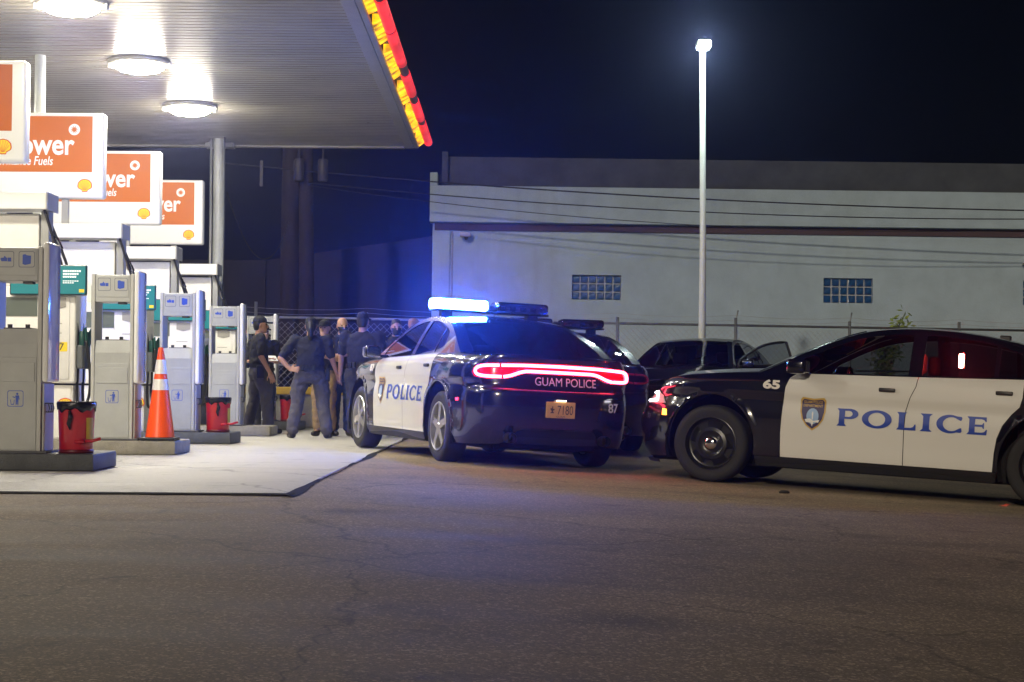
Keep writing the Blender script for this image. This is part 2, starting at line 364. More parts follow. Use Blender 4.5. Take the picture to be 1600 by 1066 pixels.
mb = MB(); mb.tube([(-4.93, 30.55, .3), (-4.935, 30.52, 2.4), (-4.93, 30.55, 3.6), (-4.93, 30.5, SOF)], .012, 6); ch(mb.build('conduit', dark_metal, canopy))
mb = MB(); mb.box(-5.35, -4.85, 30.95, 31.2, SOF - .12, SOF - .035, .01, 1); mb.box(-5.3, -5.26, 31.05, 31.1, SOF - .05, SOF + .01); ch(mb.build('junction_box', grey_metal, canopy))
lamp_e = mat('canopy_lamp', (.9, .9, .9), .4, emit=(1, .93, .76), es=215)
LROW = (16.05, 19.7, 23.35, 27.0); li = 0
names = ['above the nearest pump', 'third from the far edge of the canopy', 'second from the far edge of the canopy', 'closest to the far edge of the canopy']
for X in (-4.9, -9.6):
    for j, Y in enumerate(LROW):
        L0 = empty('canopy_light', (X, Y, SOF - .10))
        lab = ('white glowing canopy lamp ' + {3: 'closest to the far edge, above the grey column', 2: 'in the middle of the three in view', 1: 'cut by the top edge of the picture', 0: 'over the nearest pumps, above the picture'}[j]) if X > -6 else 'white canopy lamp of the far row beyond the left edge of the picture'
        tag(L0, lab, 'lamp', 'canopy lamps' if X > -6 else 'canopy lamps of the far row')
        mb = MB(); mb.lathe([(.01, .10), (.40, .10), (.42, .075), (.37, .045), (.335, .035)], 28); mb.build('rim', white_metal, L0, smooth=True)
        mb = MB(); mb.lathe([(.005, -.075), (.12, -.07), (.24, -.045), (.31, -.005), (.33, .034), (.005, .036)], 28); mb.build('lens', lamp_e, L0, smooth=True)
        for s in (-1, 1):
            mb = MB(); mb.box(s * .38 - .035, s * .38 + .035, -.03, .03, -.01, .07, .008, 1); mb.build('clip', grey_metal, L0)

# ------------------------------------------------------------------ pump islands
IY = [15.1 + 3.65 * i for i in range(5)]
isl_m = mat('island_concrete', (.3, .28, .23), .8, var=.3, vscale=5, bump=.5, bscale=80)
isl_p = mat('island_paint', (.085, .09, .09), .6, var=.35, vscale=5, bump=.4, bscale=80)
ordn = ['nearest', 'second nearest', 'third nearest', 'fourth nearest', 'farthest']
for i, Y in enumerate(IY):
    mb = MB(); mb.box(-8.6, -3.5, Y - .06, Y + .82, .002, .145, .018, 2)
    o = mb.build('pump_island', isl_m if i in (1, 3) else isl_p, angle=40)
    tag(o, ['dark painted kerb island nearest the camera', 'bare tan concrete island under the traffic cone', 'dark painted island, middle of the five', 'short tan concrete island beside the officer in the cap', 'dark painted island farthest back by the fence'][i], 'island', 'raised pump islands')
tw = mat('tower_grey', (.36, .37, .36), .38, var=.12, vscale=3, dirt=(.24, .2, .15)); tw2 = mat('tower_frame', (.42, .42, .4), .35, var=.08)
gloss_white = mat('gloss_white_panel', (.74, .74, .74), .12, coat=.6); black_r = mat('black_rubber', (.012, .012, .013), .5)
blue_ink = mat('blue_print', (.015, .06, .42), .5); white_p = mat('white_plastic', (.78, .77, .74), .35, var=.06)
def fplane(ox, oy, oz): return lambda u, v: (ox + u, oy, oz + v)
NF = (0, -1, 0)
hand = [(-.055, .0), (-.05, .012), (-.02, .016), (-.018, .03), (-.008, .03), (.0, .016), (.012, .014), (.012, -.02), (-.045, -.02), (-.05, -.008)]
book = [(-.04, -.045), (-.015, -.055), (.03, -.045), (.04, -.04), (.042, .035), (.0, .04), (-.015, .05), (-.04, .045)]
def icon(parent, x, y, z, s, kind):
    fr = decal('icon_frame', [rrect(-s, s, -s, s, s * .25)], [rrect(-s + .005, s - .005, -s + .005, s - .005, s * .22)], fplane(x, y, z), blue_ink if kind > 1 else mat('icon_grey', (.1, .11, .14), .5), parent, n=NF)
    if kind == 0: polys = [hand, [(.016, -.022), (.05, -.022), (.05, .016), (.016, .016)]]
    elif kind == 1: polys = [book]
    elif kind == 2: polys = [[(-.05, -.045), (.05, -.045), (.04, -.02), (.02, -.03), (0, -.018), (-.02, -.03), (-.04, -.018)], [(-.055, .0), (.055, .012), (.055, .018), (-.055, .006)], [(-.004, .015), (.004, .015), (.004, .055), (-.004, .055)]]
    else: polys = [ell(.018, .045, .011, .011, 12), [(.0, .03), (.036, .03), (.04, -.01), (.034, -.01), (.03, .012), (.03, -.06), (.02, -.06), (.018, -.02), (.014, -.06), (.004, -.06), (.004, .012), (-.025, .022), (-.028, .014), (.0, .004)],
                   [(-.05, -.01), (-.044, -.01), (-.038, -.052), (-.018, -.052), (-.012, -.012), (-.006, -.012), (-.013, -.06), (-.042, -.06)]]
    k = s / .078 * (1.0)
    decal('icon_print', [[(u * k, v * k) for u, v in p] for p in polys], [], fplane(x, y - .001, z), blue_ink, fr, n=NF)
def make_tower():
    t = empty('service_tower')                     # origin: front right foot, on the island
    for x in (-.44, -.035):
        mb = MB(); mb.box(x, x + .035, 0, .6, 0, 1.745, .006, 2); mb.build('upright', tw2, t)
    mb = MB(); mb.box(-.403, -.037, .01, .59, 1.45, 1.735, .01, 2); hd = mb.build('header_panel', tw, t)
    mb = MB(); mb.box(-.385, -.055, .003, .012, 1.5, 1.715, .004, 1); mb.build('header_face', tw, hd)
    icon(hd, -.31, .0015, 1.635, .068, 0); icon(hd, -.135, .0015, 1.635, .068, 1)
    mb = MB(); mb.box(-.17, -.09, .04, .2, 1.43, 1.449); mb.build('tissue_slot', black_r, hd)
    mb = MB(); mb.prism([(0.0, .0), (0.0, .9), (.07, 1.03), (.53, 1.03), (.6, .9), (.6, 0)], lambda u, v, w: (w, .012 + u * .96, .02 + v), -.402, -.038)
    cb = mb.build('cabinet', tw, t)
    mb = MB(); mb.box(-.4, -.04, .006, .015, .03, .81, .003, 1); dr = mb.build('cabinet_door', tw, cb)
    mb = MB(); mb.box(-.385, -.055, -.006, .006, .6, .765, .004, 2); mb.build('litter_flap', tw, dr)
    icon(dr, -.215, .0045, .46, .068, 3)
    q = decal('icon_frame', [rrect(-.075, .075, -.06, .06, .015)], [rrect(-.07, .07, -.055, .055, .013)], lambda u, v: (-.22 + u, .014 + .045 + v * .45 - .004, .99 + v * .9 + .003), blue_ink, cb, n=(0, -1, .5))
    decal('icon_print', [[(-.05, -.04), (.05, -.04), (.04, -.015), (.02, -.025), (0, -.013), (-.02, -.025), (-.04, -.013)], [(-.055, 0), (.055, .01), (.055, .016), (-.055, .006)], [(-.004, .012), (.004, .012), (.004, .045), (-.004, .045)]], [], lambda u, v: (-.22 + u, .014 + .045 + v * .45 - .0055, .99 + v * .9 + .004), blue_ink, q, n=(0, -1, .5))
    mb = MB(); mb.box(-.34, -.1, .1, .5, 1.04, 1.06, .005, 1); mb.build('wash_basin', dark_metal, cb)
    for x in (-.3, -.15):
        mb = MB(); mb.tube([(x, .2, 1.05), (x, .2, 1.09)], .02, 10); mb.build('basin_cap', black_r, cb)
    sp_ = MB(); sp_.box(.004, .055, .0, .66, .60, 1.785, .024, 4); s_ = sp_.build('side_panel', gloss_white, t, angle=60)
    mb = MB(); mb.box(.0015, .02, .05, .6, .0, .59, .004, 1); mb.build('lower_side', tw2, t)
    for k in range(3):
        mb = MB(); mb.tube([(.02, .1 + k * .12, .42), (.05, .1 + k * .12, .42), (.06, .1 + k * .12, .38), (.05, .1 + k * .12, .345), (.03, .1 + k * .12, .35)], .006, 6); mb.build('hook', dark_metal, t, smooth=True)
    mb = MB(); mb.box(-.46, .06, -.012, .62, -.0, .022, .004, 1); mb.build('plinth', dark_metal, t)
    return t
tower = make_tower()
TL = ['grey service tower nearest the camera, its side panel lit purple', 'grey service tower directly left of the orange traffic cone', 'grey service tower between the cone and a red bin', 'grey service tower that the officer in the black cap stands behind', 'pale service tower farthest back beside the chain link fence']
for i, Y in enumerate(IY):
    t = tower if i == 0 else copy_tree(tower)
    t.location = (-3.965, Y, .145); t.scale = (1, .6, 1); tag(t, TL[i], 'service tower', 'windscreen service towers at the pump islands')

# ------------------------------------------------------------------ dispensers, hose masts, signs
yel = mat('yellow_print', (.85, .62, .02), .45); red_p = mat('red_print', (.62, .02, .015), .4); org = mat('orange_sign_face', (.5, .12, .005), .35)
teal = mat('teal_screen', (.01, .12, .13), .25, emit=(.02, .35, .36), es=.35); txt_w = mat('white_print', (.8, .8, .8), .5); txt_k = mat('black_print', (.02, .02, .02), .5)
sign_w = mat('sign_white', (.8, .8, .78), .25)
def scallop(parent, name, x, y, z, r):
    """a fan-shaped emblem: red rim, yellow ribs"""
    def outl(r_, k=1):
        o = [(-.38 * r_, -.92 * r_), (-.42 * r_, -.68 * r_)]
        for j in range(45):
            a = 205 - 230 * j / 44; rr = r_ * (1 + .035 * abs(math.sin(math.pi * j / 44 * 7)) - .02)
            o.append((rr * math.cos(R(a)) * 1.05, rr * math.sin(R(a)) * .95))
        return o + [(.42 * r_, -.68 * r_), (.38 * r_, -.92 * r_)]
    e = decal(name, [outl(r)], [], fplane(x, y, z), red_p, parent, n=NF)
    decal('emblem_field', [outl(r * .88)], [], fplane(x, y - .0015, z), yel, e, n=NF)
    ribs = []
    for j in range(-3, 4):
        a = R(90 + j * 25); a0 = R(90 + j * 9)
        p0 = Vector((.3 * r * math.cos(a0), -.75 * r + .12 * r * math.sin(a0))); p1 = Vector((.8 * r * math.cos(a), .78 * r * math.sin(a))); nn = (p1 - p0).normalized().orthogonal() * r * .022
        ribs.append([tuple(p0 - nn), tuple(p1 - nn), tuple(p1 + nn), tuple(p0 + nn)])
    decal('emblem_ribs', ribs, [], fplane(x, y - .003, z), red_p, e, n=NF)
    return e
hose_m = mat('hose_rubber', (.01, .01, .011), .4); chrome = mat('chrome', (.75, .75, .75), .12, 1)
def make_dispenser(num, num2):
    t = empty('fuel_dispenser')                     # local: x = 0 at its right front edge, y = 0 its front, z = 0 island top
    mb = MB(); mb.box(-1.12, -.03, .06, .44, 0, .575, .008, 1); cab = mb.build('cabinet', white_p, t)
    mb = MB(); mb.box(-1.1, -.05, .052, .06, .02, .56, .003, 1); mb.build('cabinet_door', white_p, cab)
    decal('stripe', [[(-.62, .05), (-.5, .05), (-.47, .42), (-.59, .42)]], [], fplane(0, .049, 0), yel, cab, n=NF)
    decal('stripe', [[(-.49, .05), (-.31, .05), (-.31, .42), (-.46, .42)]], [], fplane(0, .049, 0), red_p, cab, n=NF)
    scallop(cab, 'scallop_emblem', -.11, .048, .36, .085)
    mb = MB(); mb.box(-1.17, .0, 0, .5, .60, 1.62, .02, 3); hd = mb.build('head', white_p, t, angle=40)
    mb = MB(); mb.box(-1.1, -.06, -.012, .01, .64, 1.58, .008, 2); fc = mb.build('front_panel', white_p, hd, angle=40)
    gp = mat('panel_grey', (.3, .29, .27), .5)
    mb = MB(); mb.prism([(-.30, 1.5), (-.1, 1.5), (-.1, 1.40), (-.2, 1.375), (-.30, 1.40)], lambda u, v, w: (u, w, v), -.02, -.005); mb.build('card_reader', gp, fc)
    mb = MB(); mb.prism([(-.75, 1.5), (-.4, 1.5), (-.4, 1.30), (-.75, 1.30)], lambda u, v, w: (u, w, v), -.02, -.005); mb.build('price_display', mat('lcd', (.12, .14, .12), .2), fc)
    for z in (1.22, 1.12, 1.02):
        mb = MB(); mb.box(-.3, -.14, -.016, -.011, z, z + .008); mb.build('panel_line', gp, fc)
    decal('number_sticker', [rrect(-.2, -.08, .93, 1.03, .01)], [], fplane(0, -.0135, 0), yel, fc, n=NF)
    text('number', num, lambda u, v: (-.165 + u, -.015, .945 + v), .05, .07, txt_k, fc)
    decal('number_sticker', [rrect(-.02, .07, -.04, .04, .006)], [], lambda u, v: (.002, .2 + u, .98 + v), yel, hd, n=(1, 0, 0))
    text('number', num2, lambda u, v: (.0035, .215 + u, .96 + v), .03, .04, txt_k, hd)
    nt_ = decal('notice', [rrect(-.42, -.24, .66, .9, .008)], [], fplane(0, -.0135, 0), yel, fc, n=NF)
    decal('notice_box', [rrect(-.37, -.29, .81, .865, .005)], [], fplane(0, -.015, 0), txt_w, nt_, n=NF)
    decal('notice_lines', [[(-.38, .77), (-.28, .77), (-.28, .78), (-.38, .78)], [(-.37, .74), (-.29, .74), (-.29, .75), (-.37, .75)]], [], fplane(0, -.015, 0), txt_k, nt_, n=NF)
    # screen on top, leaning back
    mb = MB(); mb.box(-.68, .13, -.075, -.03, 1.52, 1.84, .015, 3); sc = mb.build('screen', mat('screen_rim', (.01, .05, .06), .3), t, angle=40)
    decal('screen_face', [rrect(-.665, .115, 1.535, 1.825, .012)], [], fplane(0, -.077, 0), teal, sc, n=NF)
    ln = []
    for r_, (z, w, h) in enumerate(((1.765, .2, .018), (1.735, .17, .018), (1.705, .15, .018), (1.665, .19, .009), (1.645, .14, .009))):
        x = -.1 - .02; ln += [[(x + k * .024, z), (x + k * .024 + .019, z), (x + k * .024 + .019, z + h), (x + k * .024, z + h)] for k in range(int(w / .024))]
    decal('screen_lines', ln, [], fplane(0, -.0785, 0), mat('screen_text', (.7, .7, .7), .5, emit=(.8, .95, .9), es=.7), sc, n=NF)
    decal('screen_badge', [rrect(.05, .105, 1.55, 1.585, .004)], [], fplane(0, -.0785, 0), yel, sc, n=NF)
    # nozzle boots and nozzles on the end
    for k, yy in enumerate((.1, .36)):
        mb = MB(); mb.box(.0, .07, yy - .05, yy + .05, .75, 1.0, .015, 2); bo = mb.build('nozzle_boot', mat('boot_grey', (.1, .11, .11), .5), t)
        mb = MB(); mb.box(.02, .075, yy - .025, yy + .025, .98, 1.15, .015, 2); mb.tube([(.05, yy, 1.1), (.09, yy - .03, 1.18), (.1, yy - .03, 1.05)], .016, 8); mb.build('nozzle', mat('nozzle_green', (.005, .06, .045), .4), bo, angle=40)
        mb = MB(); pts = [(.095, yy - .03, 1.05), (.14, yy - .03, .75), (.13, yy - .02, .45), (.03, yy, .3), (-.0, yy, .5), (-.0, yy, 1.15), (-.17, yy + .02, 1.8), (-.37 - .05 * k, yy, 2.434)]
        P = []
        for a in range(len(pts) - 1):
            p0, p1, p2, p3 = [Vector(pts[min(max(a + q, 0), len(pts) - 1)]) for q in (-1, 0, 1, 2)]
            for s in range(6):
                u = s / 6; P.append(.5 * ((2 * p1) + (p2 - p0) * u + (2 * p0 - 5 * p1 + 4 * p2 - p3) * u * u + (3 * p1 - p0 - 3 * p2 + p3) * u ** 3))
        P.append(Vector(pts[-1])); mb.tube(P, .016, 8); ho = mb.build('hose', hose_m, t, smooth=True)
        mb = MB(); a_, b_ = P[-5], P[-4]; mb.tube([a_, a_.lerp(b_, .6)], .026, 10); mb.tube([a_.lerp(b_, .6), b_], .02, 10); mb.build('breakaway', chrome, ho)
    # mast
    for x in (-1.25, -.42):
        mb = MB(); mb.box(x, x + .085, .16, .34, 1.6, 2.43, .006, 1); mb.build('mast_post', grey_metal, t)
    mb = MB(); mb.box(-1.6, -.335, .02, .46, 2.435, 2.615, .01, 2); bm_ = mb.build('mast_beam', sign_w, t)
    mb = MB(); mb.box(-.333, -.315, .005, .475, 2.43, 2.62, .004, 1); mb.build('end_cap', grey_metal, bm_)
    mb = MB(); mb.box(-1.17, -.45, .2, .3, 1.63, 2.4, .01, 2); mb.build('mast_panel', white_p, t)
    return t
def make_sign():
    t = empty('blade_sign')                     # local: x = 0 right edge, z = 0 island top
    mb = MB(); mb.box(-1.74, 0, 0, .2, 2.945, 4.03, .035, 4); bd = mb.build('sign_box', sign_w, t, angle=50)
    f = decal('sign_face', [[(-1.62, 3.275), (-.145, 3.275), (-.145, 3.985), (-1.62, 3.985)]], [], fplane(0, -.003, 0), org, bd, n=NF)
    text('sign_text', 'V-Power', lambda u, v: (-1.54 + u, -.006, 3.49 + v), 1.17, .275, txt_w, f, bold=.022)
    text('sign_text', 'Performance Fuels', lambda u, v: (-1.54 + u, -.006, 3.36 + v), .9, .115, txt_w, f, bold=.012, shear=.2)
    dsc = decal('sign_disc', [ell(-.375, 3.815, .072, .072, 28)], [], fplane(0, -.006, 0), txt_w, f, n=NF)
    st = []
    for k in range(10):
        a = R(36 * k); st.append([(-.375 + .028 * math.cos(a - .35), 3.815 + .028 * math.sin(a - .35)), (-.375 + .055 * math.cos(a), 3.815 + .055 * math.sin(a)), (-.375 + .02 * math.cos(a + .2), 3.815 + .02 * math.sin(a + .2))])
    decal('sign_star', [ell(-.375, 3.815, .026, .026, 16)] + st, [], fplane(0, -.008, 0), org, dsc, n=NF)
    scallop(bd, 'scallop_emblem', -.235, -.003, 3.105, .088)
    for x in (-1.3, -.5):
        mb = MB(); mb.box(x - .04, x + .04, .06, .14, 2.62, 2.944); mb.build('bracket', grey_metal, t)
    return t
sgl = ['orange and white blade sign cut off by the left edge of the picture', 'large orange blade sign reading ower above Fuels, second from the left', 'orange blade sign, third from the left, reading ver', 'smallest orange blade sign, next to the grey column']
dsl = ['white fuel dispenser with teal screen behind the nearest service tower', 'white fuel dispenser seen through the tower beside the cone', 'white fuel dispenser seen through the third service tower', 'white fuel dispenser farthest back near the column']
disp = make_dispenser('7', '4'); sgn = make_sign()
for i in range(1, 5):
    t = disp if i == 1 else copy_tree(disp); t.location = (-4.6, IY[i] + .12, .145); tag(t, dsl[i - 1], 'fuel dispenser', 'fuel dispensers under the canopy')
    t = sgn if i == 1 else copy_tree(sgn); t.location = (-5.19, IY[i] + .24, .145); tag(t, sgl[i - 1], 'sign', 'orange blade signs above the pumps')

# ------------------------------------------------------------------ bins and cone
bin_r = mat('bin_red', (.42, .006, .012), .3, coat=.3, var=.12, vscale=8); bagm = mat('bin_bag', (.006, .006, .007), .22, bump=.5, bscale=30)
def make_bin():
    t = empty('rubbish_bin')
    mb = MB(); mb.lathe([(.001, 0), (.135, 0), (.14, .01), (.155, .4), (.157, .425), (.145, .43), (.14, .4), (.13, .03), (.001, .03)], 32); mb.build('bucket', bin_r, t, angle=40)
    mb = MB(); pr = [(.146, .437), (.162, .436), (.168, .42), (.163, .385), (.159, .362), (.156, .365)]; mb.lathe(pr, 48)
    for v in mb.bm.verts:
        a = math.atan2(v.co.y, v.co.x); k = max(0, (.42 - v.co.z) / .1); v.co.z -= k * (.022 * math.sin(a * 5) + .018 * math.sin(a * 11 + 1)); s = 1 + .03 * k * math.sin(a * 17); v.co.x *= s; v.co.y *= s
    bg = mb.build('bin_bag', bagm, t, smooth=True)
    mb = MB(); mb.tube([(-.02, -.166, .36), (-.01, -.172, .31), (-.025, -.168, .25), (-.015, -.164, .2)], [.012, .022, .02, .006], 8); mb.build('bag_knot', bagm, bg, smooth=True)
    mb = MB(); mb.tube([(.03, -.1, .1), (.16, -.12, .105), (.235, -.12, .125)], .014, 8); mb.tube([(.02, -.13, .095), (.1, -.135, .1)], .02, 8); mb.build('pedal', bin_r, t, smooth=True)
    decal('bin_label', [[(.8, .12), (1.35, .12), (1.35, .3), (.8, .3)]], [], lambda a, v: ((.152) * math.sin(a), -(.152) * math.cos(a), v), mat('bin_label', (.5, .38, .05), .5), t, res=.06, n=(1, -.4, 0))
    mb = MB(); mb.lathe([(.137, .0), (.146, .0), (.147, .03), (.14, .032)], 32); mb.build('foot_ring', mat('bin_dark', (.12, .003, .006), .4), t, smooth=True)
    return t
bn = make_bin()
for k, (i, x, lab) in enumerate(((0, -3.7, 'red pedal bin with black bag beside the nearest service tower'), (2, -3.69, 'red pedal bin between the third and fourth service towers'), (4, -3.7, 'red pedal bin farthest back below the yellow rail'))):
    t = bn if k == 0 else copy_tree(bn); t.location = (x, IY[i] + .16, .146); t.rotation_euler = (0, 0, k * .25); tag(t, lab, 'bin', 'red bins on the pump islands')
cone = empty('traffic_cone', (-3.70, IY[1] + .14, .146)); tag(cone, 'orange traffic cone with two white reflective bands on black base', 'traffic cone')
mb = MB(); mb.box(-.185, .185, -.185, .185, .008, .035, .012, 2)
for sx in (-1, 1):
    for sy in (-1, 1): mb.box(sx * .15 - .025, sx * .15 + .025, sy * .15 - .025, sy * .15 + .025, 0, .009)
mb.build('base', black_r, cone)
cr = lambda z: .152 - (z - .035) / .945 * .125
mb = MB(); mb.lathe([(.001, .036)] + [(cr(z), z) for z in (.036, .2, .4, .56, .74, .9, .965)] + [(.022, .98), (.012, .975), (.001, .9)], 36); mb.build('cone_body', mat('cone_orange', (.9, .09, .006), .35, var=.06), cone, angle=50)
for z0, z1 in ((.53, .645), (.70, .85)):
    mb = MB(); mb.lathe([(cr(z0) + .003, z0), (cr(z1) + .003, z1)], 36); mb.build('reflective_band', mat('reflective_white', (.75, .74, .74), .3, var=.1, vscale=20), cone, smooth=True)

# ------------------------------------------------------------------ building
wall_m = mat('painted_render', (.37, .47, .54), .85, var=.14, vscale=1.5, bump=.25, bscale=25, dirt=(.27, .31, .34))  # bluish tint in the wall colour stands in for cool lamp light
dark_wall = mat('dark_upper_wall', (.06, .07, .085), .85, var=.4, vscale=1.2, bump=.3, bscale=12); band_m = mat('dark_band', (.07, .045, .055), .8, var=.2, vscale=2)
BY = 43.6; KB = 2800 / BY
bld = empty('warehouse_building', (0, BY, 0)); bld.rotation_euler = (0, R(.33), 0)
tag(bld, 'long pale warehouse with dark upper wall and glass block windows', 'building')
def bz(y): return CAMZ + (607 - y) / KB
def bpart(mb, name, m_, par=None):
    o = mb.build(name, m_, par or bld); o.location = (0, -BY, 0) if par is None else (0, 0, 0); return o
wins = [(1.43, 2.63), (7.56, 8.76), (12.42, 13.62)]; wz0, wz1 = bz(467), bz(428)
xs_ = [-1.98] + [v for w in wins for v in w] + [22]
mb = MB(); zb, zt = -.6, bz(348)
mb.box(-1.98, 22, BY, BY + .3, zb, wz0); mb.box(-1.98, 22, BY, BY + .3, wz1, zt)
for k in range(0, len(xs_), 2): mb.box(xs_[k], xs_[k + 1], BY, BY + .3, wz0 + .0005, wz1 - .0005)
mb.box(-1.98, 22, BY + .3, BY + 14, zb, zt - .05)
bpart(mb, 'wall', wall_m)
mb = MB(); mb.box(-1.98, -1.55, BY - .06, BY - .002, zb, bz(362), .01, 1); bpart(mb, 'corner_pilaster', wall_m)
mb = MB(); mb.box(-1.93, 22, BY - .05, BY - .003, bz(361), bz(350), .004, 1); bpart(mb, 'dark_band', band_m)
mb = MB(); mb.box(-2.05, 22, BY - .22, BY + .3, bz(349), bz(292), .012, 1); mb.box(-2.05, -1.87, BY - .22, BY + .3, bz(292), bz(272)); bpart(mb, 'parapet', wall_m)
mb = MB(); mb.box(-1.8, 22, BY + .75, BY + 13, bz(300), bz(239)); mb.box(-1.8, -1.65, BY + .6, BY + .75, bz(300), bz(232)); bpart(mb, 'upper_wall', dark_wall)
mb = MB(); mb.tube([(-1.5, BY - .03, zb), (-1.5, BY - .03, bz(362))], .025, 8); bpart(mb, 'conduit', grey_metal)
gb = mat('glass_block', (.012, .07, .2), .12, var=.5, vscale=9, bump=.9, bscale=14, coat=.5); mort = mat('mortar', (.42, .44, .47), .8)
gbm = MB().box(-.083, .083, -.04, .04, -.083, .083, .012, 2).mesh('glass_block')
gbm.materials.append(gb)
for wx0, wx1 in wins:
    mb = MB(); mb.box(wx0 + .001, wx1 - .001, BY + .13, BY + .2, wz0 + .001, wz1 - .001); w_ = bpart(mb, 'window', mort)
    sx, sz = (wx1 - wx0) / 6, (wz1 - wz0) / 3
    for k in range(7):
        pass
    for i in range(6):
        for j in range(3):
            g = link('glass_block', gbm, w_); g.location = (wx0 + sx * (i + .5), BY + .11, wz0 + sz * (j + .5)); g.rotation_euler = (random.uniform(-.02, .02), 0, random.uniform(-.02, .02))
cctv = empty('security_camera', (-1.18, BY - .02, bz(370))); tag(cctv, 'small white security camera high on the warehouse wall', 'camera')
mb = MB(); mb.tube([(0, 0, 0), (.1, -.12, .02)], .02, 8); mb.build('arm', grey_metal, cctv); mb = MB(); mb.box(-.1, .16, -.28, -.12, -.03, .09, .02, 2); mb.build('housing', white_metal, cctv, angle=40)
mb = MB(); mb.tube([(.05, -.2, -.03), (.05, -.2, -.1)], [.05, .03], 10); mb.build('lens', dark_metal, cctv)
wl_ = empty('wall_lamp', (12.55, BY - .02, bz(408))); tag(wl_, 'small white wall bracket lamp at the right edge of the picture', 'lamp')
mb = MB(); mb.box(-.05, .05, -.1, 0, -.08, .12, .01, 1); mb.build('bracket', white_metal, wl_); mb = MB(); mb.box(-.16, .3, -.32, -.08, -.02, .03, .01, 1); mb.build('head', white_metal, wl_)

# dim wall and roof line behind the fence on the left
dimw = mat('dim_blockwork', (.018, .018, .028), .9, var=.4, vscale=1.5)  # darkness away from the lamps is put into the shed's colour
sh = empty('boundary_building', (-6, 48, 0)); tag(sh, 'dim windowless shed behind the chain link fence', 'building')
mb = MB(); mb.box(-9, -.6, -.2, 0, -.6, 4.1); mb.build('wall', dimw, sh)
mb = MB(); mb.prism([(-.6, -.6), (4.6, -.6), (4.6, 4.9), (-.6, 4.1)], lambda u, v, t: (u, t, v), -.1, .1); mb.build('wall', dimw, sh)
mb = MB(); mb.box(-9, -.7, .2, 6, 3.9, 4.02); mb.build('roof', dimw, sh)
woodp = mat('pole_wood', (.035, .028, .03), .9, var=.3, vscale=3, bump=.4, bscale=30)  # poles lie beyond the lamps' reach; that gloom is painted into the wood
for px_, r, Yp, dr, lab in ((452, .27, 44, False, 'thick dark utility pole behind the fence left of the transformer pole'), (480, .2, 42, True, 'dark utility pole carrying two grey transformer drums')):
    t = empty('utility_pole', ((px_ - 800) * Yp / 2800, Yp, -.1)); tag(t, lab, 'utility pole', 'utility poles behind the fence')
    mb = MB(); mb.tube([(0, 0, 0), (.0 if not dr else -.06, 0, 5.5), (.0 if not dr else -.12, 0, 9.5)], [r, r * .85, r * .75], 14); mb.build('shaft', woodp, t, smooth=True)
    if dr:
        for x in (-.2, .36):
            mb = MB(); mb.lathe([(.001, 5.62), (.1, 5.62), (.12, 5.65), (.12, 6.1), (.09, 6.14), (.001, 6.15)], 20, c=(x, -.3, 0)); tr_ = mb.build('transformer', mat('transformer_grey', (.06, .06, .075), .5), t, angle=40)
            mb = MB(); mb.tube([(x, -.3, 6.1), (x, -.3, 6.4)], .025, 8); mb.build('bushing', dark_metal, tr_)
        mb = MB(); mb.box(-1.3, 1.2, -.2, -.08, 7.6, 7.72); mb.build('crossarm', woodp, t)
        mb = MB(); mb.box(-1.12, -1.05, -.25, -.2, 5.5, 6.1); mb.build('insulator', mat('transformer_grey'), t)

# ------------------------------------------------------------------ chain link fence
galv = mat('galvanised', (.3, .31, .32), .4, .6, var=.2, vscale=8); wire_m = mat('fence_wire', (.34, .34, .36), .5, .4)
fence = empty('chain_link_fence', (0, 34, 0)); tag(fence, 'grey chain link fence with top rail and barbed strands', 'fence')
A, B = Vector((-7.5, 32.1, 0)), Vector((11.6, 37.6, 0)); FD = (B - A).normalized(); FL = (B - A).length; O = Vector((0, 34, 0))
zt = lambda s: 1.97 + .006 * s - .0
def fp(s, z): p = A + FD * s - O; return Vector((p.x, p.y, z))
npst = 8
for k in range(npst + 1):
    s = FL * k / npst; mb = MB(); mb.tube([fp(s, -.5), fp(s, 2.12 + .03 * (k % 2))], .032 if k < npst else .05, 10)
    if k in (3, 5, 6): mb.tube([fp(s, 2.05), fp(s + .05, 2.3)], .015, 6)
    mb.build('post', galv, fence, smooth=True)
    if k == 1:
        mb = MB(); mb.tube([fp(s + .4, -.3), fp(s + .42, 2.28)], .03, 10); mb.build('post', galv, fence, smooth=True)
mb = MB(); mb.tube([fp(0, 2.0), fp(FL, 2.0)], .024, 8); mb.build('top_rail', galv, fence, smooth=True)
mb = MB(); mb.tube([fp(0, 1.12), fp(FL, 1.12)], .016, 8); mb.build('mid_rail', galv, fence, smooth=True)
for q in range(2):
    mb = MB(); pts = []
    for k in range(npst * 4 + 1):
        u = (k % 4) / 4; pts.append(fp(FL * k / (npst * 4), 2.1 + q * .09 - .05 * math.sin(math.pi * u) + .01 * random.random()))
    mb.tube(pts, .004, 4); mb.build('barbed_strand', wire_m, fence)
# woven wire: vertical zigzags, thin square bars
V = []; F = []; dx = .062; w = .0038
ns = int(FL / dx); nz = int(2.45 / .062)
for i in range(ns):
    s0 = i * dx; base = len(V)
    for k in range(nz + 1):
        z = -.5 + k * .062; sg = 1 if (k + i) % 2 else -1
        s = s0 + sg * dx * .51; p = fp(s, z)
        V += [(p.x - w, p.y - w, z), (p.x + w, p.y - w, z), (p.x, p.y + w, z)]
    for k in range(nz):
        a = base + k * 3; b_ = a + 3
        F += [(a, a + 1, b_ + 1, b_), (a + 1, a + 2, b_ + 2, b_ + 1), (a + 2, a, b_, b_ + 2)]
o = raw('wire_mesh', V, F, wire_m, fence); tag(o, kind='stuff')
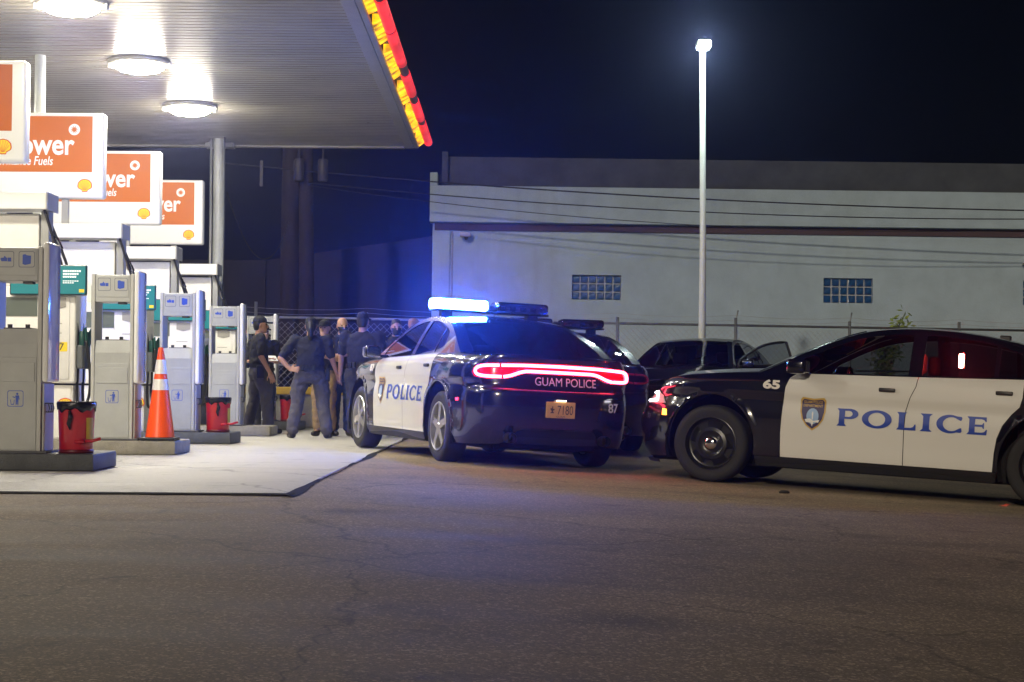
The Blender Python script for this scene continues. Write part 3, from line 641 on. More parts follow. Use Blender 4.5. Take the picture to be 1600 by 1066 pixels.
# low wall with a yellow painted rail in front of the fence
lw = empty('low_wall', (-3, 31.9, 0)); tag(lw, 'low concrete wall with a yellow painted rail below the fence', 'wall')
mb = MB(); mb.box(-3.4, 3.3, .0, .2, -.2, .58, .01, 1); mb.build('wall', isl_m, lw); mb = MB(); mb.box(-3.4, 3.3, -.05, .22, .583, .72, .02, 2); mb.build('rail', mat('yellow_paint', (.6, .4, .01), .5, var=.15, vscale=3), lw)
mb = MB(); mb.box(1.8, 11.5, 33.2, 33.45, -.8, .42, .01, 1); tag(mb.build('low_wall', isl_m), 'low tan concrete kerb wall behind the dark sedan', 'wall')

# ------------------------------------------------------------------ light pole
pole = empty('light_pole', (3.17, 30, -.1)); tag(pole, 'tall pale light pole with a glaring white head', 'light pole')
mb = MB(); mb.tube([(0, 0, 0), (.02, 0, 3.3), (.0, 0, 6.62)], [.07, .054, .046], 16); mb.lathe([(.001, 0), (.17, 0), (.17, .03), (.1, .05)], 16); mb.build('shaft', mat('pole_paint', (.66, .7, .66), .4, var=.06), pole, smooth=True)
mb = MB(); mb.box(-.11, .13, -.26, .1, 6.58, 6.65, .025, 3); hd = mb.build('lamp_head', white_metal, pole, angle=40)
mb = MB(); mb.box(-.09, .11, -.25, .08, 6.55, 6.579, .008, 1); mb.box(-.08, .10, -.28, -.261, 6.59, 6.64, .004, 1); mb.build('lamp_lens', mat('pole_lamp', (.9, .9, .9), .4, emit=(.8, 1, .95), es=520), hd)

# ------------------------------------------------------------------ overhead cables
cab_m = mat('cable', (.008, .008, .009), .6)
def cable(p0, p1, sag, r, lab):
    p0, p1 = Vector(p0), Vector(p1); mb = MB(); mb.tube([p0.lerp(p1, k / 30) - Vector((0, 0, sag * 4 * (k / 30) * (1 - k / 30))) for k in range(31)], r, 6)
    tag(mb.build('overhead_cable', cab_m, smooth=True), lab, 'cable', 'overhead cables')
def W(px, py, Y): 
    y = py - .007 * (px - 800); return ((px - 800) * Y / 2800, Y, CAMZ + (607 - y) * Y / 2800)
cable(W(345, 254, 41.8), W(1800, 331, 41), .25, .016, 'upper of the paired cables sagging across the warehouse parapet')
cable(W(480, 285, 41.8), W(1800, 340, 41), .3, .013, 'lower of the paired cables sagging across the warehouse parapet')
cable(W(480, 289, 41.8), W(1800, 352, 41.5), .5, .009, 'thin lowest cable sagging across the warehouse wall')
cable(W(352, 300, 30.3), W(450, 345, 41), 1.0, .012, 'thin slack cable drooping from the canopy column')

# small shrub behind the fence
leafm = mat('leaf', (.24, .32, .05), .6, var=.3, vscale=3)
shr = empty('young_shrub', (W(1378, 500, 40)[0], 40, -.3)); tag(shr, 'sparse yellow-green shrub rising above the fence before the warehouse', 'shrub')
mb = MB(); rs = random.Random(4); tips = []
for k in range(7):
    a = rs.uniform(0, 6.28); l = rs.uniform(.15, .5); z1 = rs.uniform(1.9, 2.85); mb.tube([(0, 0, 0), (.1 * math.cos(a), .1 * math.sin(a), 1.2), (l * math.cos(a), l * math.sin(a), z1)], [.03, .018, .006], 6); tips.append((l * math.cos(a), l * math.sin(a), z1))
mb.build('trunk', woodp, shr)
V = []; F = []
for tx, ty, tz in tips:
    for k in range(70):
        t_ = rs.random(); c = Vector((tx * (.6 + .5 * t_) + rs.gauss(0, .1), ty * (.6 + .5 * t_) + rs.gauss(0, .1), tz - .9 * (1 - t_) + rs.gauss(0, .1)))
        a = Vector((rs.gauss(0, 1), rs.gauss(0, 1), rs.gauss(0, .6))).normalized() * .085; b_ = a.orthogonal().normalized() * .035; q = len(V)
        V += [c - a, c + b_, c + a, c - b_]; F.append((q, q + 1, q + 2, q + 3))
raw('crown', V, F, leafm, shr)

# ------------------------------------------------------------------ cars
HW = .945
def _contour():
    pts = []
    pf, pr = 3.5, 4.2
    for k in range(401):                       # front: nose centre -> left side
        t = math.pi / 2 * k / 400; pts.append((1.0 + 1.40 * math.cos(t) ** (2 / pf), HW * math.sin(t) ** (2 / pf)))
    for k in range(1, 200): pts.append((1.0 - 2.1 * k / 200, HW))
    for k in range(401):
        t = math.pi / 2 * (1 - k / 400); pts.append((-1.1 - 1.49 * math.cos(t) ** (2 / pr), HW * math.sin(t) ** (2 / pr)))
    P = np.array(pts); L = np.concatenate([[0], np.cumsum(np.hypot(*np.diff(P, axis=0).T))])
    i = 400; s = 1.0 + (L[i] - L)              # s = x on the flank
    o = np.argsort(s); return s[o], P[o]
CS, CP = _contour(); SF, SR = CS[-1], CS[0]
def smt(kn, lo, hi, sig):
    z = np.arange(lo, hi, .002); v = np.interp(z, [k[0] for k in kn], [k[1] for k in kn]); n = int(sig / .002 * 3); g = np.exp(-.5 * (np.arange(-n, n + 1) * .002 / sig) ** 2); g /= g.sum()
    return z, np.convolve(np.pad(v, n, mode='edge'), g, 'valid')
DS = smt([(.1, .12), (.2, .05), (.28, .024), (.34, .016), (.45, .012), (.56, .004), (.66, .0), (.72, .006), (.79, .02), (.84, .010), (.87, .002), (.93, .004), (1.0, .016), (1.06, .03), (1.15, .05)], .05, 1.3, .012)
DF = smt([(.1, .18), (.22, .10), (.32, .03), (.42, .012), (.5, .0), (.58, .005), (.66, .03), (.74, .07), (.82, .13), (.9, .2)], .05, 1.3, .02)
DR = smt([(.1, .25), (.22, .16), (.33, .09), (.4, .035), (.5, .008), (.6, .0), (.72, .006), (.765, .012), (.78, .045), (.88, .06), (1.0, .075), (1.07, .06), (1.1, .045), (1.15, .045)], .05, 1.3, .012)
ZT = smt([(SR, 1.105), (SR + .7, 1.105), (-2.3, 1.10), (-1.9, 1.115), (-1.3, 1.115), (-.3, 1.085), (.8, 1.06), (1.15, 1.052), (1.5, 1.03), (1.9, .985), (2.2, .92), (2.45, .865), (2.8, .835), (SF, .825)], SR - .1, SF + .1, .08)
def ss(a, b, x): t = np.clip((x - a) / (b - a), 0, 1); return t * t * (3 - 2 * t)
def ztop(s): return np.interp(s, *ZT)
def Pc(s, z, off=0.0):
    s = np.atleast_1d(np.asarray(s, float)); z = np.atleast_1d(np.asarray(z, float)) + 0 * s; s = s + 0 * z
    e = 2e-3; x = np.interp(s, CS, CP[:, 0]); y = np.interp(s, CS, CP[:, 1])
    sa, sb = np.clip(s - e, SR, SF), np.clip(s + e, SR, SF)
    tx = np.interp(sb, CS, CP[:, 0]) - np.interp(sa, CS, CP[:, 0]); ty = np.interp(sb, CS, CP[:, 1]) - np.interp(sa, CS, CP[:, 1]); l = np.hypot(tx, ty) + 1e-12
    nx, ny = -ty / l, tx / l                  # outward
    wf = ss(1.8, 2.55, s); wr = 1 - ss(-2.75, -2.1, s)
    dd = np.interp(z, *DS) * (1 - wf) * (1 - wr) + np.interp(z, *DF) * wf + np.interp(z, *DR) * wr
    dd = dd + .016 * np.exp(-((s - .05) / .75) ** 2) * (1 - ss(.9, 1.1, z)) - .008 * np.exp(-((s + 1.526) / .45) ** 2) * np.exp(-((z - .85) / .25) ** 2)
    zt_ = ztop(s); dd = dd + .04 * np.clip((z - (zt_ - .09)) / .09, 0, 1.2) ** 2 * (1 - wr * .7)
    for cx in (1.526, -1.526):                # a lip round the wheel arches
        rr = np.hypot((s - cx) / .425, (z - .363) / .462); dd = dd - .010 * np.exp(-((rr - 1.03) / .05) ** 2) * (z > .25)
    dd = dd - off
    return np.stack([x - nx * dd, y - ny * dd, z], -1)
def Nc(s, z):
    e = 4e-3; a = Pc(np.clip(np.asarray(s) + e, SR, SF), z) - Pc(np.clip(np.asarray(s) - e, SR, SF), z); b = Pc(s, np.asarray(z) + e) - Pc(s, np.asarray(z) - e)
    n = np.cross(a, b); n /= np.linalg.norm(n, axis=-1, keepdims=True) + 1e-12
    p = Pc(s, z); flip = (n[:, 0] * (p[:, 0]) * (np.abs(p[:, 0]) > 2.2) + n[:, 1] * p[:, 1]) < 0
    if flip.mean() > .5: n = -n
    return n
def fixwind(V, T, N):
    a, b, c = V[T[:, 0]], V[T[:, 1]], V[T[:, 2]]; fn = np.cross(b - a, c - a); fl = (fn * N[T].mean(1)).sum(1) < 0
    T = T.copy(); T[fl] = T[fl][:, ::-1]; return T
def mirror(V, T, N):
    V2 = V * [1, -1, 1]; N2 = N * [1, -1, 1]; return np.vstack([V, V2]), np.vstack([T, T[:, ::-1] + len(V)]), np.vstack([N, N2])
def ss_mesh(polys, holes=(), off=0., res=.045, side=0, fn=None):
    """side: 1 left, -1 right, 0 both"""
    P, T = cdt(polys, holes, res)
    V = Pc(P[:, 0], P[:, 1]); N = Nc(P[:, 0], P[:, 1]); V = V + N * off; T = fixwind(V, T, N)
    if side == 0: V, T, N = mirror(V, T, N)
    elif side == -1: V, T, N = V * [1, -1, 1], T[:, ::-1], N * [1, -1, 1]
    return V, T, N
MC = {}
def cached(key, f):
    if key not in MC:
        V, T, N = f(); me = bpy.data.meshes.new(key.split('|')[0]); me.from_pydata([tuple(v) for v in V], [], [tuple(int(i) for i in t) for t in T]); me.update()
        me.polygons.foreach_set('use_smooth', [True] * len(me.polygons)); me.normals_split_custom_set_from_vertices([tuple(n) for n in N]); MC[key] = me
    return MC[key]
def cpart(name, key, f, material, parent):
    me = cached(name + '|' + key, f)
    if len(me.materials) == 0: me.materials.append(material)
    elif me.materials[0] is not material: me = me.copy(); me.materials.clear(); me.materials.append(material)
    o = bpy.data.objects.new(name, me); col.objects.link(o); o.parent = parent; return o
def arch(cx, a=.425, b=.462, n=28, z0=.2):
    t0 = math.asin((z0 - .363) / b); return [(cx + a * math.cos(t), .363 + b * math.sin(t)) for t in np.linspace(t0, math.pi - t0, n)]
def topline(s0, s1, n=16, dz=0): return [(s, float(ztop(s)) + dz) for s in np.linspace(s0, s1, n)]
G_ = .0035
FD_F = [(.855, .285), (.862, .5), (.852, .75), (.835, .93), (.80, 1.02), (.745, None)]
BL = [(-.27, .285), (-.268, .6), (-.275, .78), (-.31, .9), (-.355, 1.0), (-.365, None)]
RD_R = [(-1.06, .285), (-1.068, .45), (-1.085, .58), (-1.13, .70), (-1.2, .80), (-1.27, .87), (-1.29, .95), (-1.295, None)]
def ln(L_, dx=0): return [(s + dx, float(ztop(s + dx)) if z is None else z) for s, z in L_]
def front_door_poly(): return ln(FD_F, -G_) + topline(.74, -.36, 16)[1:-1] + ln(BL, G_)[::-1]
def rear_door_poly(): return ln(BL, -G_) + topline(-.37, -1.32, 16)[1:-1] + ln(RD_R, G_)[::-1]
def fender_poly2():
    a = arch(1.526, n=44, z0=.285); xm = 1.526 + .425 * math.sqrt(1 - ((.60 - .363) / .462) ** 2); a = [p for p in a if p[0] < xm - .002]
    return [(.86 + G_, .285)] + ln(FD_F, G_)[1:] + topline(.76, 2.28, 24)[1:] + [(2.20, .86), (2.07, .79), (2.0, .70), (1.985, .60), (xm, .60)] + a
def quarter_poly():
    a = arch(-1.526, n=44, z0=.285); xm = -1.526 - .425 * math.sqrt(1 - ((.55 - .363) / .462) ** 2); a = [p for p in a if p[0] > xm + .002]
    return ln(RD_R, -G_) + topline(-1.34, -2.42, 18)[1:] + [(-2.41, 1.03), (-2.30, .99), (-2.2, .88), (-2.14, .80), (-2.02, .62), (-1.98, .55), (xm, .55)] + a[::-1]
def rbump_poly():
    a = arch(-1.526, n=44, z0=.22); xm = -1.526 - .425 * math.sqrt(1 - ((.55 - .363) / .462) ** 2); a = [p for p in a if p[0] < xm - .002]
    return [(xm - .0, .545)] + [(-1.985, .545), (-2.025, .615), (-2.145, .79), (-2.2, .775), (SR, .765), (SR, .40), (SR + .2, .40), (SR + .34, .395), (SR + .42, .37), (SR + .50, .28), (SR + .62, .235), (-2.2, .22)] + a[::-1]
def fbump_poly():
    a = arch(1.526, n=44, z0=.22); xm = 1.526 + .425 * math.sqrt(1 - ((.60 - .363) / .462) ** 2); a = [p for p in a if p[0] > xm + .002]
    return [(xm, .595), (1.99, .595), (2.005, .69), (2.10, .71), (2.5, .70), (SF - .62, .70), (SF - .60, .60), (SF - .5, .57), (SF, .57), (SF, .44), (SF - .6, .44), (SF - .7, .4), (SF - .66, .3), (SF, .3), (SF, .2), (2.3, .2)] + a
# upper shapes ----------------------------------------------------
ARC = [(1.10, 1.055), (.92, 1.125), (.72, 1.215), (.50, 1.305), (.32, 1.37), (.16, 1.412), (-.05, 1.44), (-.3, 1.452), (-.6, 1.447), (-.85, 1.425), (-1.1, 1.383), (-1.35, 1.32), (-1.6, 1.24), (-1.78, 1.17), (-1.92, 1.115)]
ARC = [(x, float(ztop(x)) + (z - float(ztop(x))) * 1.22) for x, z in ARC]
_ax = np.array([p[0] for p in ARC])[::-1]; _az = np.array([p[1] for p in ARC])[::-1]
_xx = np.arange(-1.92, 1.101, .005); _zz = np.interp(_xx, _ax, _az); _g = np.exp(-.5 * (np.arange(-30, 31) * .005 / .05) ** 2); _g /= _g.sum(); _zs = np.convolve(np.pad(_zz, 30, mode='reflect', reflect_type='odd'), _g, 'valid')
def arcz(x): return np.interp(x, _xx, _zs)
def yg(x, z):
    x = np.asarray(x, float); z = np.asarray(z, float); xc = np.clip(x, -1.9, 1.15); b = Pc(xc, ztop(xc))[..., 1]; h = z - ztop(xc)
    return b - .014 - .42 * h - .28 * h * h - .10 * ss(.3, 1.3, x) * 0 - .07 * ss(-1.0, -2.0, x) * 0
def gh(P, off=0):
    x, z = P[:, 0], P[:, 1]; V = np.stack([x, yg(x, z), z], -1); e = 4e-3
    a = np.stack([2 * e + 0 * x, yg(x + e, z) - yg(x - e, z), 0 * x], -1); b = np.stack([0 * x, yg(x, z + e) - yg(x, z - e), 2 * e + 0 * x], -1)
    n = np.cross(b, a); n /= np.linalg.norm(n, axis=1, keepdims=True); n[n[:, 1] < 0] *= -1
    return V + n * off, n
def gh_mesh(polys, holes=(), off=0, side=0, res=.05):
    P, T = cdt(polys, holes, res); V, N = gh(P, off); T = fixwind(V, T, N)
    if side == 0: return mirror(V, T, N)
    if side == -1: return V * [1, -1, 1], T[:, ::-1], N * [1, -1, 1]
    return V, T, N
def inset_arc(x0, x1, d, n=14): return [(x, float(arcz(x)) - d) for x in np.linspace(x0, x1, n)]
def belt(x0, x1, d, n=8): return [(x, float(ztop(x)) + d) for x in np.linspace(x0, x1, n)]
PANE_F = belt(-.27, .80, .012) + [(.80, 1.105)] + inset_arc(.74, -.27, .055)[0:]
PANE_R = belt(-1.02, -.39, .012) + inset_arc(-.39, -1.02, .055)
PANE_Q = belt(-1.30, -1.06, .014, 4) + inset_arc(-1.06, -1.24, .055, 5) + [(-1.345, float(ztop(-1.345)) + .06)]
FRAME = belt(-1.9, 1.09, .0, 30) + inset_arc(1.085, -1.9, 0, 40)
def rows(x0, x1, n, ny, bow=None, inset=0, lift=0):
    """surfaces from rail to rail across the car: windscreen, roof, rear window"""
    V = []; 
    for x in np.linspace(x0, x1, n):
        z = float(arcz(x)); y = float(yg(x, z)) - inset
        for k in range(ny + 1):
            q = -1 + 2 * k / ny; c = 1 - q * q
            V.append((x + (bow(x) if bow else 0) * c, y * q, z + .033 * c * min(1, max(0, (z - 1.06) / .25)) + lift))
    V = np.array(V); T = []
    for i in range(n - 1):
        for k in range(ny):
            a = i * (ny + 1) + k; T += [(a, a + 1, a + ny + 2), (a, a + ny + 2, a + ny + 1)]
    return V, np.array(T)
def grid_norm(V, T, want=(0, 0, 1)):
    a, b, c = V[T[:, 0]], V[T[:, 1]], V[T[:, 2]]; fn = np.cross(b - a, c - a)
    if (fn @ np.array(want)).sum() < 0: T = T[:, ::-1]; fn = -fn
    N = np.zeros_like(V)
    for i in range(3): np.add.at(N, T[:, i], fn)
    N /= np.linalg.norm(N, axis=1, keepdims=True) + 1e-12; return V, T, N
def deck(s0, s1, n, ny, crown, zfun=None):
    V = []
    for s in np.linspace(s0, s1, n):
        p = Pc(s, ztop(s))[0]
        for k in range(ny + 1):
            q = -1 + 2 * k / ny; c = 1 - abs(q) ** 2.5
            V.append((p[0], p[1] * q, p[2] + crown(p[0]) * c + (zfun(p[0], p[1] * q) if zfun else 0)))
    V = np.array(V); T = []
    for i in range(n - 1):
        for k in range(ny):
            a = i * (ny + 1) + k; T += [(a, a + 1, a + ny + 2), (a, a + ny + 2, a + ny + 1)]
    return grid_norm(V, np.array(T))
paint_k = mat('black_paint', (.0045, .0045, .011), .18, coat=1, spec=.5); paint_w = mat('white_paint', (.72, .71, .68), .22, coat=1)
trim_k = mat('black_trim', (.012, .012, .013), .45); inner_k = mat('dark_inner', (.004, .004, .004), .9); lamplit_roof = mat('lamplit_black_paint', (.11, .12, .12), .35, coat=.4, var=.25, vscale=3); tyre_m = mat('tyre', (.012, .012, .012), .75, bump=.25, bscale=120)  # sedan roof paint: the pole lamp's light is painted in as a paler tone
alloy = mat('alloy', (.55, .55, .56), .28, .85); steel_k = mat('black_steel', (.02, .02, .022), .3, .3); rubber_in = mat('wheel_dark', (.01, .01, .011), .7)
cglass = glass_mat('car_glass', (.38, .4, .42)); cglass_d = glass_mat('rear_glass', (.10, .105, .12)); seat_m = mat('seat', (.02, .02, .022), .8)
led_r = mat('red_led', (.5, .02, .02), .3, emit=(1, .05, .09), es=26.0); lens_r = mat('red_lens', (.3, .004, .02), .12, coat=1); lens_k = mat('smoked_lens', (.02, .002, .004), .1, coat=1)
blue_dec = mat('blue_decal', (.01, .05, .36), .35); gold = mat('gold_decal', (.55, .36, .08), .4); navy = mat('navy_decal', (.03, .02, .10), .4); sky_dec = mat('pale_blue_decal', (.3, .45, .7), .4); silver_dec = mat('silver_decal', (.55, .5, .58), .35)
amber = mat('amber_lamp', (.5, .2, .02), .3, emit=(1, .35, .03), es=9); head_l = mat('headlight_lens', (.4, .41, .43), .15, coat=.4); drl = mat('drl', (.8, .8, .8), .3, emit=(.9, .92, 1), es=14)
red_mark = mat('red_marker', (.4, .01, .02), .3, emit=(1, .04, .08), es=5)
bar_lit = mat('lightbar_lit', (.5, .7, 1), .3, emit=(.04, .17, 1), es=1150); bar_edge = mat('lightbar_glow', (.2, .4, 1), .3, emit=(.05, .2, 1), es=20); bar_off = glass_mat('lightbar_cover', (.35, .3, .45)); bar_led = mat('lightbar_led', (.5, .5, .55), .2, .7)
# decal glyphs: wide flared capitals -------------------------------
def stem(x0, x1, f=9): m_ = 98; return [(x0 - f, 0), (x1 + f, 0), (x1 + 1, 14), (x1, 49), (x1 + 1, 84), (x1 + f, m_), (x0 - f, m_), (x0 - 1, 84), (x0, 49), (x0 - 1, 14)]
def GL():
    P_ = ([stem(14, 44, 12), [(40, 98), (75, 99)] + ell(72, 70, 48, 29, 14, 88, -88) + [(66, 41), (40, 41)]], [[(46, 86), (68, 87)] + ell(66, 70, 22, 17, 10, 85, -85) + [(62, 53), (46, 53)]])
    O_ = ([ell(82, 49, 82, 51, 44)], [ell(82, 49, 46, 37, 36)])
    L_ = ([stem(14, 44, 12), [(40, 0), (107, 0), (107, 34), (101, 34), (94, 20), (80, 14), (40, 13)]], [])
    I_ = ([stem(18, 52, 16)], [])
    o = [(137, 84), (132, 92)] + ell(72, 49, 72, 51, 30, 62, 300) + [(130, 4), (137, 12), (133, 30), (127, 30)] + ell(80, 49, 45, 38, 24, 300, 60) + [(126, 70), (132, 70)]
    C_ = ([o], [])
    E_ = ([stem(14, 44, 12), [(40, 98), (104, 98), (106, 72), (100, 72), (92, 82), (78, 86), (40, 86)], [(40, 56), (82, 56), (88, 66), (93, 66), (93, 34), (88, 34), (82, 44), (40, 44)], [(40, 0), (107, 0), (110, 30), (104, 30), (95, 17), (80, 13), (40, 13)]], [])
    outs, hol = [], []
    for (a, h), x in ((P_, 0), (O_, 140), (L_, 328), (I_, 455), (C_, 545), (E_, 705)):
        outs += [[(u + x, v) for u, v in p] for p in a]; hol += [[(u + x, v) for u, v in p] for p in h]
    return outs, hol
GLO, GLH = GL()
def wheel_meshes():
    r = {}
    mb = MB(); prof = [(.245, -.105), (.30, -.115), (.335, -.112), (.352, -.098), (.3615, -.075), (.3625, -.03), (.3605, -.028), (.3605, -.022), (.3625, -.02), (.3625, .02), (.3605, .022), (.3605, .028), (.3625, .03), (.3615, .075), (.352, .098), (.335, .112), (.30, .115), (.27, .11), (.245, .105)]
    mb.lathe(prof, 56, axis='Y', close=True); r['tyre'] = mb.mesh('tyre', angle=35)
    # rim (alloy): barrel + five broad split spokes. +y is outward
    mb = MB(); mb.lathe([(.246, .104), (.252, .11), (.247, .117), (.236, .112), (.226, .06), (.215, -.09), (.235, -.1)], 48, axis='Y')
    def pol(rad, a): return (rad * math.cos(a), rad * math.sin(a))
    for k in range(5):
        a = math.pi / 2 + 2 * math.pi * k / 5
        out = [pol(.05, a - .75), pol(.10, a - .42), pol(.17, a - .19), pol(.236, a - .21), pol(.236, a - .03), pol(.16, a - .015), pol(.16, a + .015), pol(.236, a + .03), pol(.236, a + .21), pol(.17, a + .19), pol(.10, a + .42), pol(.05, a + .75)]
        n0 = len(mb.bm.verts)
        A_ = [mb.bm.verts.new((u, .098 + .012 * (1 - (math.hypot(u, v) / .24)), v)) for u, v in out]; B_ = [mb.bm.verts.new((u * .99, .055, v * .99)) for u, v in out]
        mb.bm.faces.new(A_); mb.bm.faces.new(B_[::-1])
        for i in range(len(out)): mb.bm.faces.new((A_[i], A_[(i + 1) % len(out)], B_[(i + 1) % len(out)], B_[i]))
    mb.lathe([(.001, .112), (.03, .112), (.036, .106), (.062, .1), (.064, .06)], 30, axis='Y')
    bmesh.ops.triangulate(mb.bm, faces=[f for f in mb.bm.faces if len(f.verts) > 4]); r['rim_alloy'] = mb.mesh('rim', angle=30)
    # rim (steel): dish with slots, chrome cap separate
    mb = MB(); mb.lathe([(.246, .104), (.25, .11), (.243, .112), (.234, .09), (.222, .045), (.205, .04)], 48, axis='Y'); mb.lathe([(.15, .082), (.12, .088), (.09, .07), (.07, .066), (.03, .066), (.001, .066)], 40, axis='Y')
    for k in range(5):
        a = math.pi / 2 + 2 * math.pi * (k + .5) / 5; out = [pol(.148, a - .40), pol(.212, a - .36), pol(.212, a + .36), pol(.148, a + .40)]
        o2 = [pol(.148, a - .40 + .80 * j / 5) for j in range(6)] + [pol(.215, a + .36 - .72 * j / 5) for j in range(6)]
        f = mb.bm.faces.new([mb.bm.verts.new((u, .082 - (.042 if j > 5 else 0), v)) for j, (u, v) in enumerate(o2)])
    bmesh.ops.triangulate(mb.bm, faces=[f for f in mb.bm.faces if len(f.verts) > 4]); r['rim_steel'] = mb.mesh('rim', angle=30)
    mb = MB(); mb.lathe([(.066, .066), (.065, .09), (.052, .106), (.03, .113), (.001, .115)], 30, axis='Y'); r['cap'] = mb.mesh('cap', smooth=True)
    mb = MB(); mb.lathe([(.232, -.06), (.232, .03), (.001, .035)], 36, axis='Y'); r['drum'] = mb.mesh('drum', angle=40)
    return r
WM = wheel_meshes()
SH = [(-.5, .42), (-.42, .5), (.0, .46), (.42, .5), (.5, .42), (.5, .05), (.42, -.2), (.25, -.4), (0, -.55), (-.25, -.4), (-.42, -.2), (-.5, .05)]

def car(X, Y, ang, label, police=True, number=None, wheels='alloy', lit_bar=False, tail_on=False, bar=True, rear_text=False, open_door=False, extras=True, size=1.0):
    root = empty('police_car' if police else 'parked_car')
    f = Vector((math.cos(ang), math.sin(ang))); l = Vector((-f.y, f.x)); pts = {}
    for n_, (a, b) in dict(FL=(1.526, .81), FR=(1.526, -.81), RL=(-1.526, .81), RR=(-1.526, -.81)).items():
        q = Vector((X, Y)) + f * a + l * b; pts[n_] = Vector((q.x, q.y, max(gz(q.x, q.y) - .006, 0 if q.x < -1.5 else -9)))
    c = sum(pts.values(), Vector()) / 4; xv = (pts['FL'] + pts['FR'] - pts['RL'] - pts['RR']).normalized(); yv = pts['FL'] + pts['RL'] - pts['FR'] - pts['RR']; yv = (yv - xv * yv.dot(xv)).normalized(); zv = xv.cross(yv)
    M = Matrix.Identity(4)
    for i in range(3): M[i][0], M[i][1], M[i][2] = xv[i], yv[i], zv[i]
    M = M @ Matrix.Scale(size, 4); M.translation = c; root.matrix_world = M
    tag(root, label, 'police car' if police else 'car', 'police cars' if police else None)
    door_m = paint_w if police else paint_k
    body = cpart('body', 'inner', lambda: ss_mesh([[(-1.06, .2), (1.06, .2), (1.09, .285)] + arch(1.526, .43, .468, 44, .286)[::-1] + [(1.97, .25), (SF, .25)] + topline(SF, SR, 60, -.006) + [(SR, .3), (-1.97, .3)] + arch(-1.526, .43, .468, 44, .3)[:0] + arch(-1.526, .43, .468, 44, .286)[::-1] + [(-1.09, .285)]], off=-.018, res=.12), inner_k, root)
    for s in (1, -1):
        cpart('fender', 'f%d' % s, lambda: ss_mesh([fender_poly2()], side=s), paint_k, root)
        cpart('quarter_panel', 'q%d' % s, lambda: ss_mesh([quarter_poly()], side=s), paint_k, root)
        cpart('sill', 's%d' % s, lambda: ss_mesh([[(-1.085, .19), (1.085, .19), (1.095, .281), (-1.095, .281)]], off=.004, side=s), trim_k, root)
        for nm, poly, pane, hx in (('front', front_door_poly, PANE_F, .30), ('rear', rear_door_poly, PANE_R, -.72)):
            opened = open_door and s == 1 and nm == 'front'
            par = root
            if opened:
                par = empty('open_door', parent=root); hinge = Vector((.84, .88, 0)); Mx = Matrix.Translation(hinge) @ Matrix.Rotation(R(-44), 4, 'Z') @ Matrix.Translation(-hinge); par.matrix_local = Mx
            if opened:
                d_ = cpart('door_panel', 'd%s%d' % (nm, s), lambda: ss_mesh([poly()], side=s), door_m, par)
                cpart('door_lining', 'dl%s%d' % (nm, s), lambda: ss_mesh([poly()], side=s, off=-.06, res=.1), trim_k, par)
                Q, _ = gh(np.array(PANE_F + PANE_F[:1])); mb = MB(); mb.tube([Vector(v) for v in Q], .022, 6); mb.build('window_frame', trim_k, par)
                cpart('window', 'w%s%d' % (nm, s), lambda: gh_mesh([pane], off=-.006, side=s), cglass, par)
                dp = par
            else:
                d_ = cpart('door', 'd%s%d' % (nm, s), lambda: ss_mesh([poly()], side=s), door_m, par); dp = d_
                cpart('window', 'w%s%d' % (nm, s), lambda: gh_mesh([pane], off=-.006, side=s), cglass if nm == 'front' else cglass_d, d_)
            # handle
            hz = .955 if nm == 'front' else .985; hx_ = -.10 if nm == 'front' else -1.13
            q = Pc(hx_, hz)[0] * [1, s, 1]; mb = MB(); mb.box(q[0] - .075, q[0] + .075, q[1] - .012 + s * .012, q[1] + .012 + s * .012, q[2] - .018, q[2] + .018, .01, 2); mb.build('handle', trim_k if police else paint_k, dp, angle=40)
        cpart('window', 'wq%d' % s, lambda: gh_mesh([PANE_Q], off=-.006, side=s), cglass_d, root)
        hl = [PANE_F, PANE_R, PANE_Q]
        cpart('window_surround', 'fr%d' % s, lambda: gh_mesh([FRAME], hl, side=s), paint_k, root)
        # mirror
        q = Pc(.72, 1.05)[0]; y0 = q[1] * s
        mb = MB(); mb.box(.62, .80, min(y0 + s * .045, y0 + s * .23), max(y0 + s * .045, y0 + s * .23), 1.055, 1.19, .035, 3); mb.box(.68, .74, min(y0 - s * .06, y0 + s * .07), max(y0 - s * .06, y0 + s * .07), 1.065, 1.095); mi = mb.build('mirror', paint_k, root, angle=50)
        mb = MB(); mb.box(.612, .619, min(y0 + s * .06, y0 + s * .215), max(y0 + s * .06, y0 + s * .215), 1.07, 1.175, .003, 1); mb.build('mirror_glass', chrome, mi)
        # lamps
        cpart('headlight', 'h%d' % s, lambda: ss_mesh([[(2.03, .715), (2.10, .715), (2.5, .705), (SF - .64, .705), (SF - .64, .80), (2.5, .825), (2.25, .84), (2.09, .785)]], off=-.004, side=s), head_l, root)
        cpart('daytime_lamp', 'drl%d' % s, lambda: ss_mesh([[(2.16, .735), (2.4, .722), (2.4, .735), (2.18, .75), (2.24, .81), (2.45, .80), (2.45, .812), (2.22, .825)]], off=.004, side=s, res=.02), drl if number == '65' else head_l, root)
        cpart('side_marker', 'am%d' % s, lambda: ss_mesh([[(1.995, .60), (2.05, .60), (2.05, .66), (2.0, .655)]], off=.006, side=s), amber if extras else lens_r, root)
        cpart('rear_marker', 'rm%d' % s, lambda: ss_mesh([[(-2.11, .64), (-2.06, .64), (-2.05, .665), (-2.11, .67)]], off=.006, side=s), red_mark if tail_on else lens_r, root)
        # exhaust
        mb = MB(); mb.lathe([(.05, -.12), (.052, .0), (.045, .003), (.042, -.1)], 20, axis='X', c=(-2.5, s * .5, .30)); mb.build('exhaust_tip', mat('exhaust', (.1, .1, .1), .3, .8), root, smooth=True)
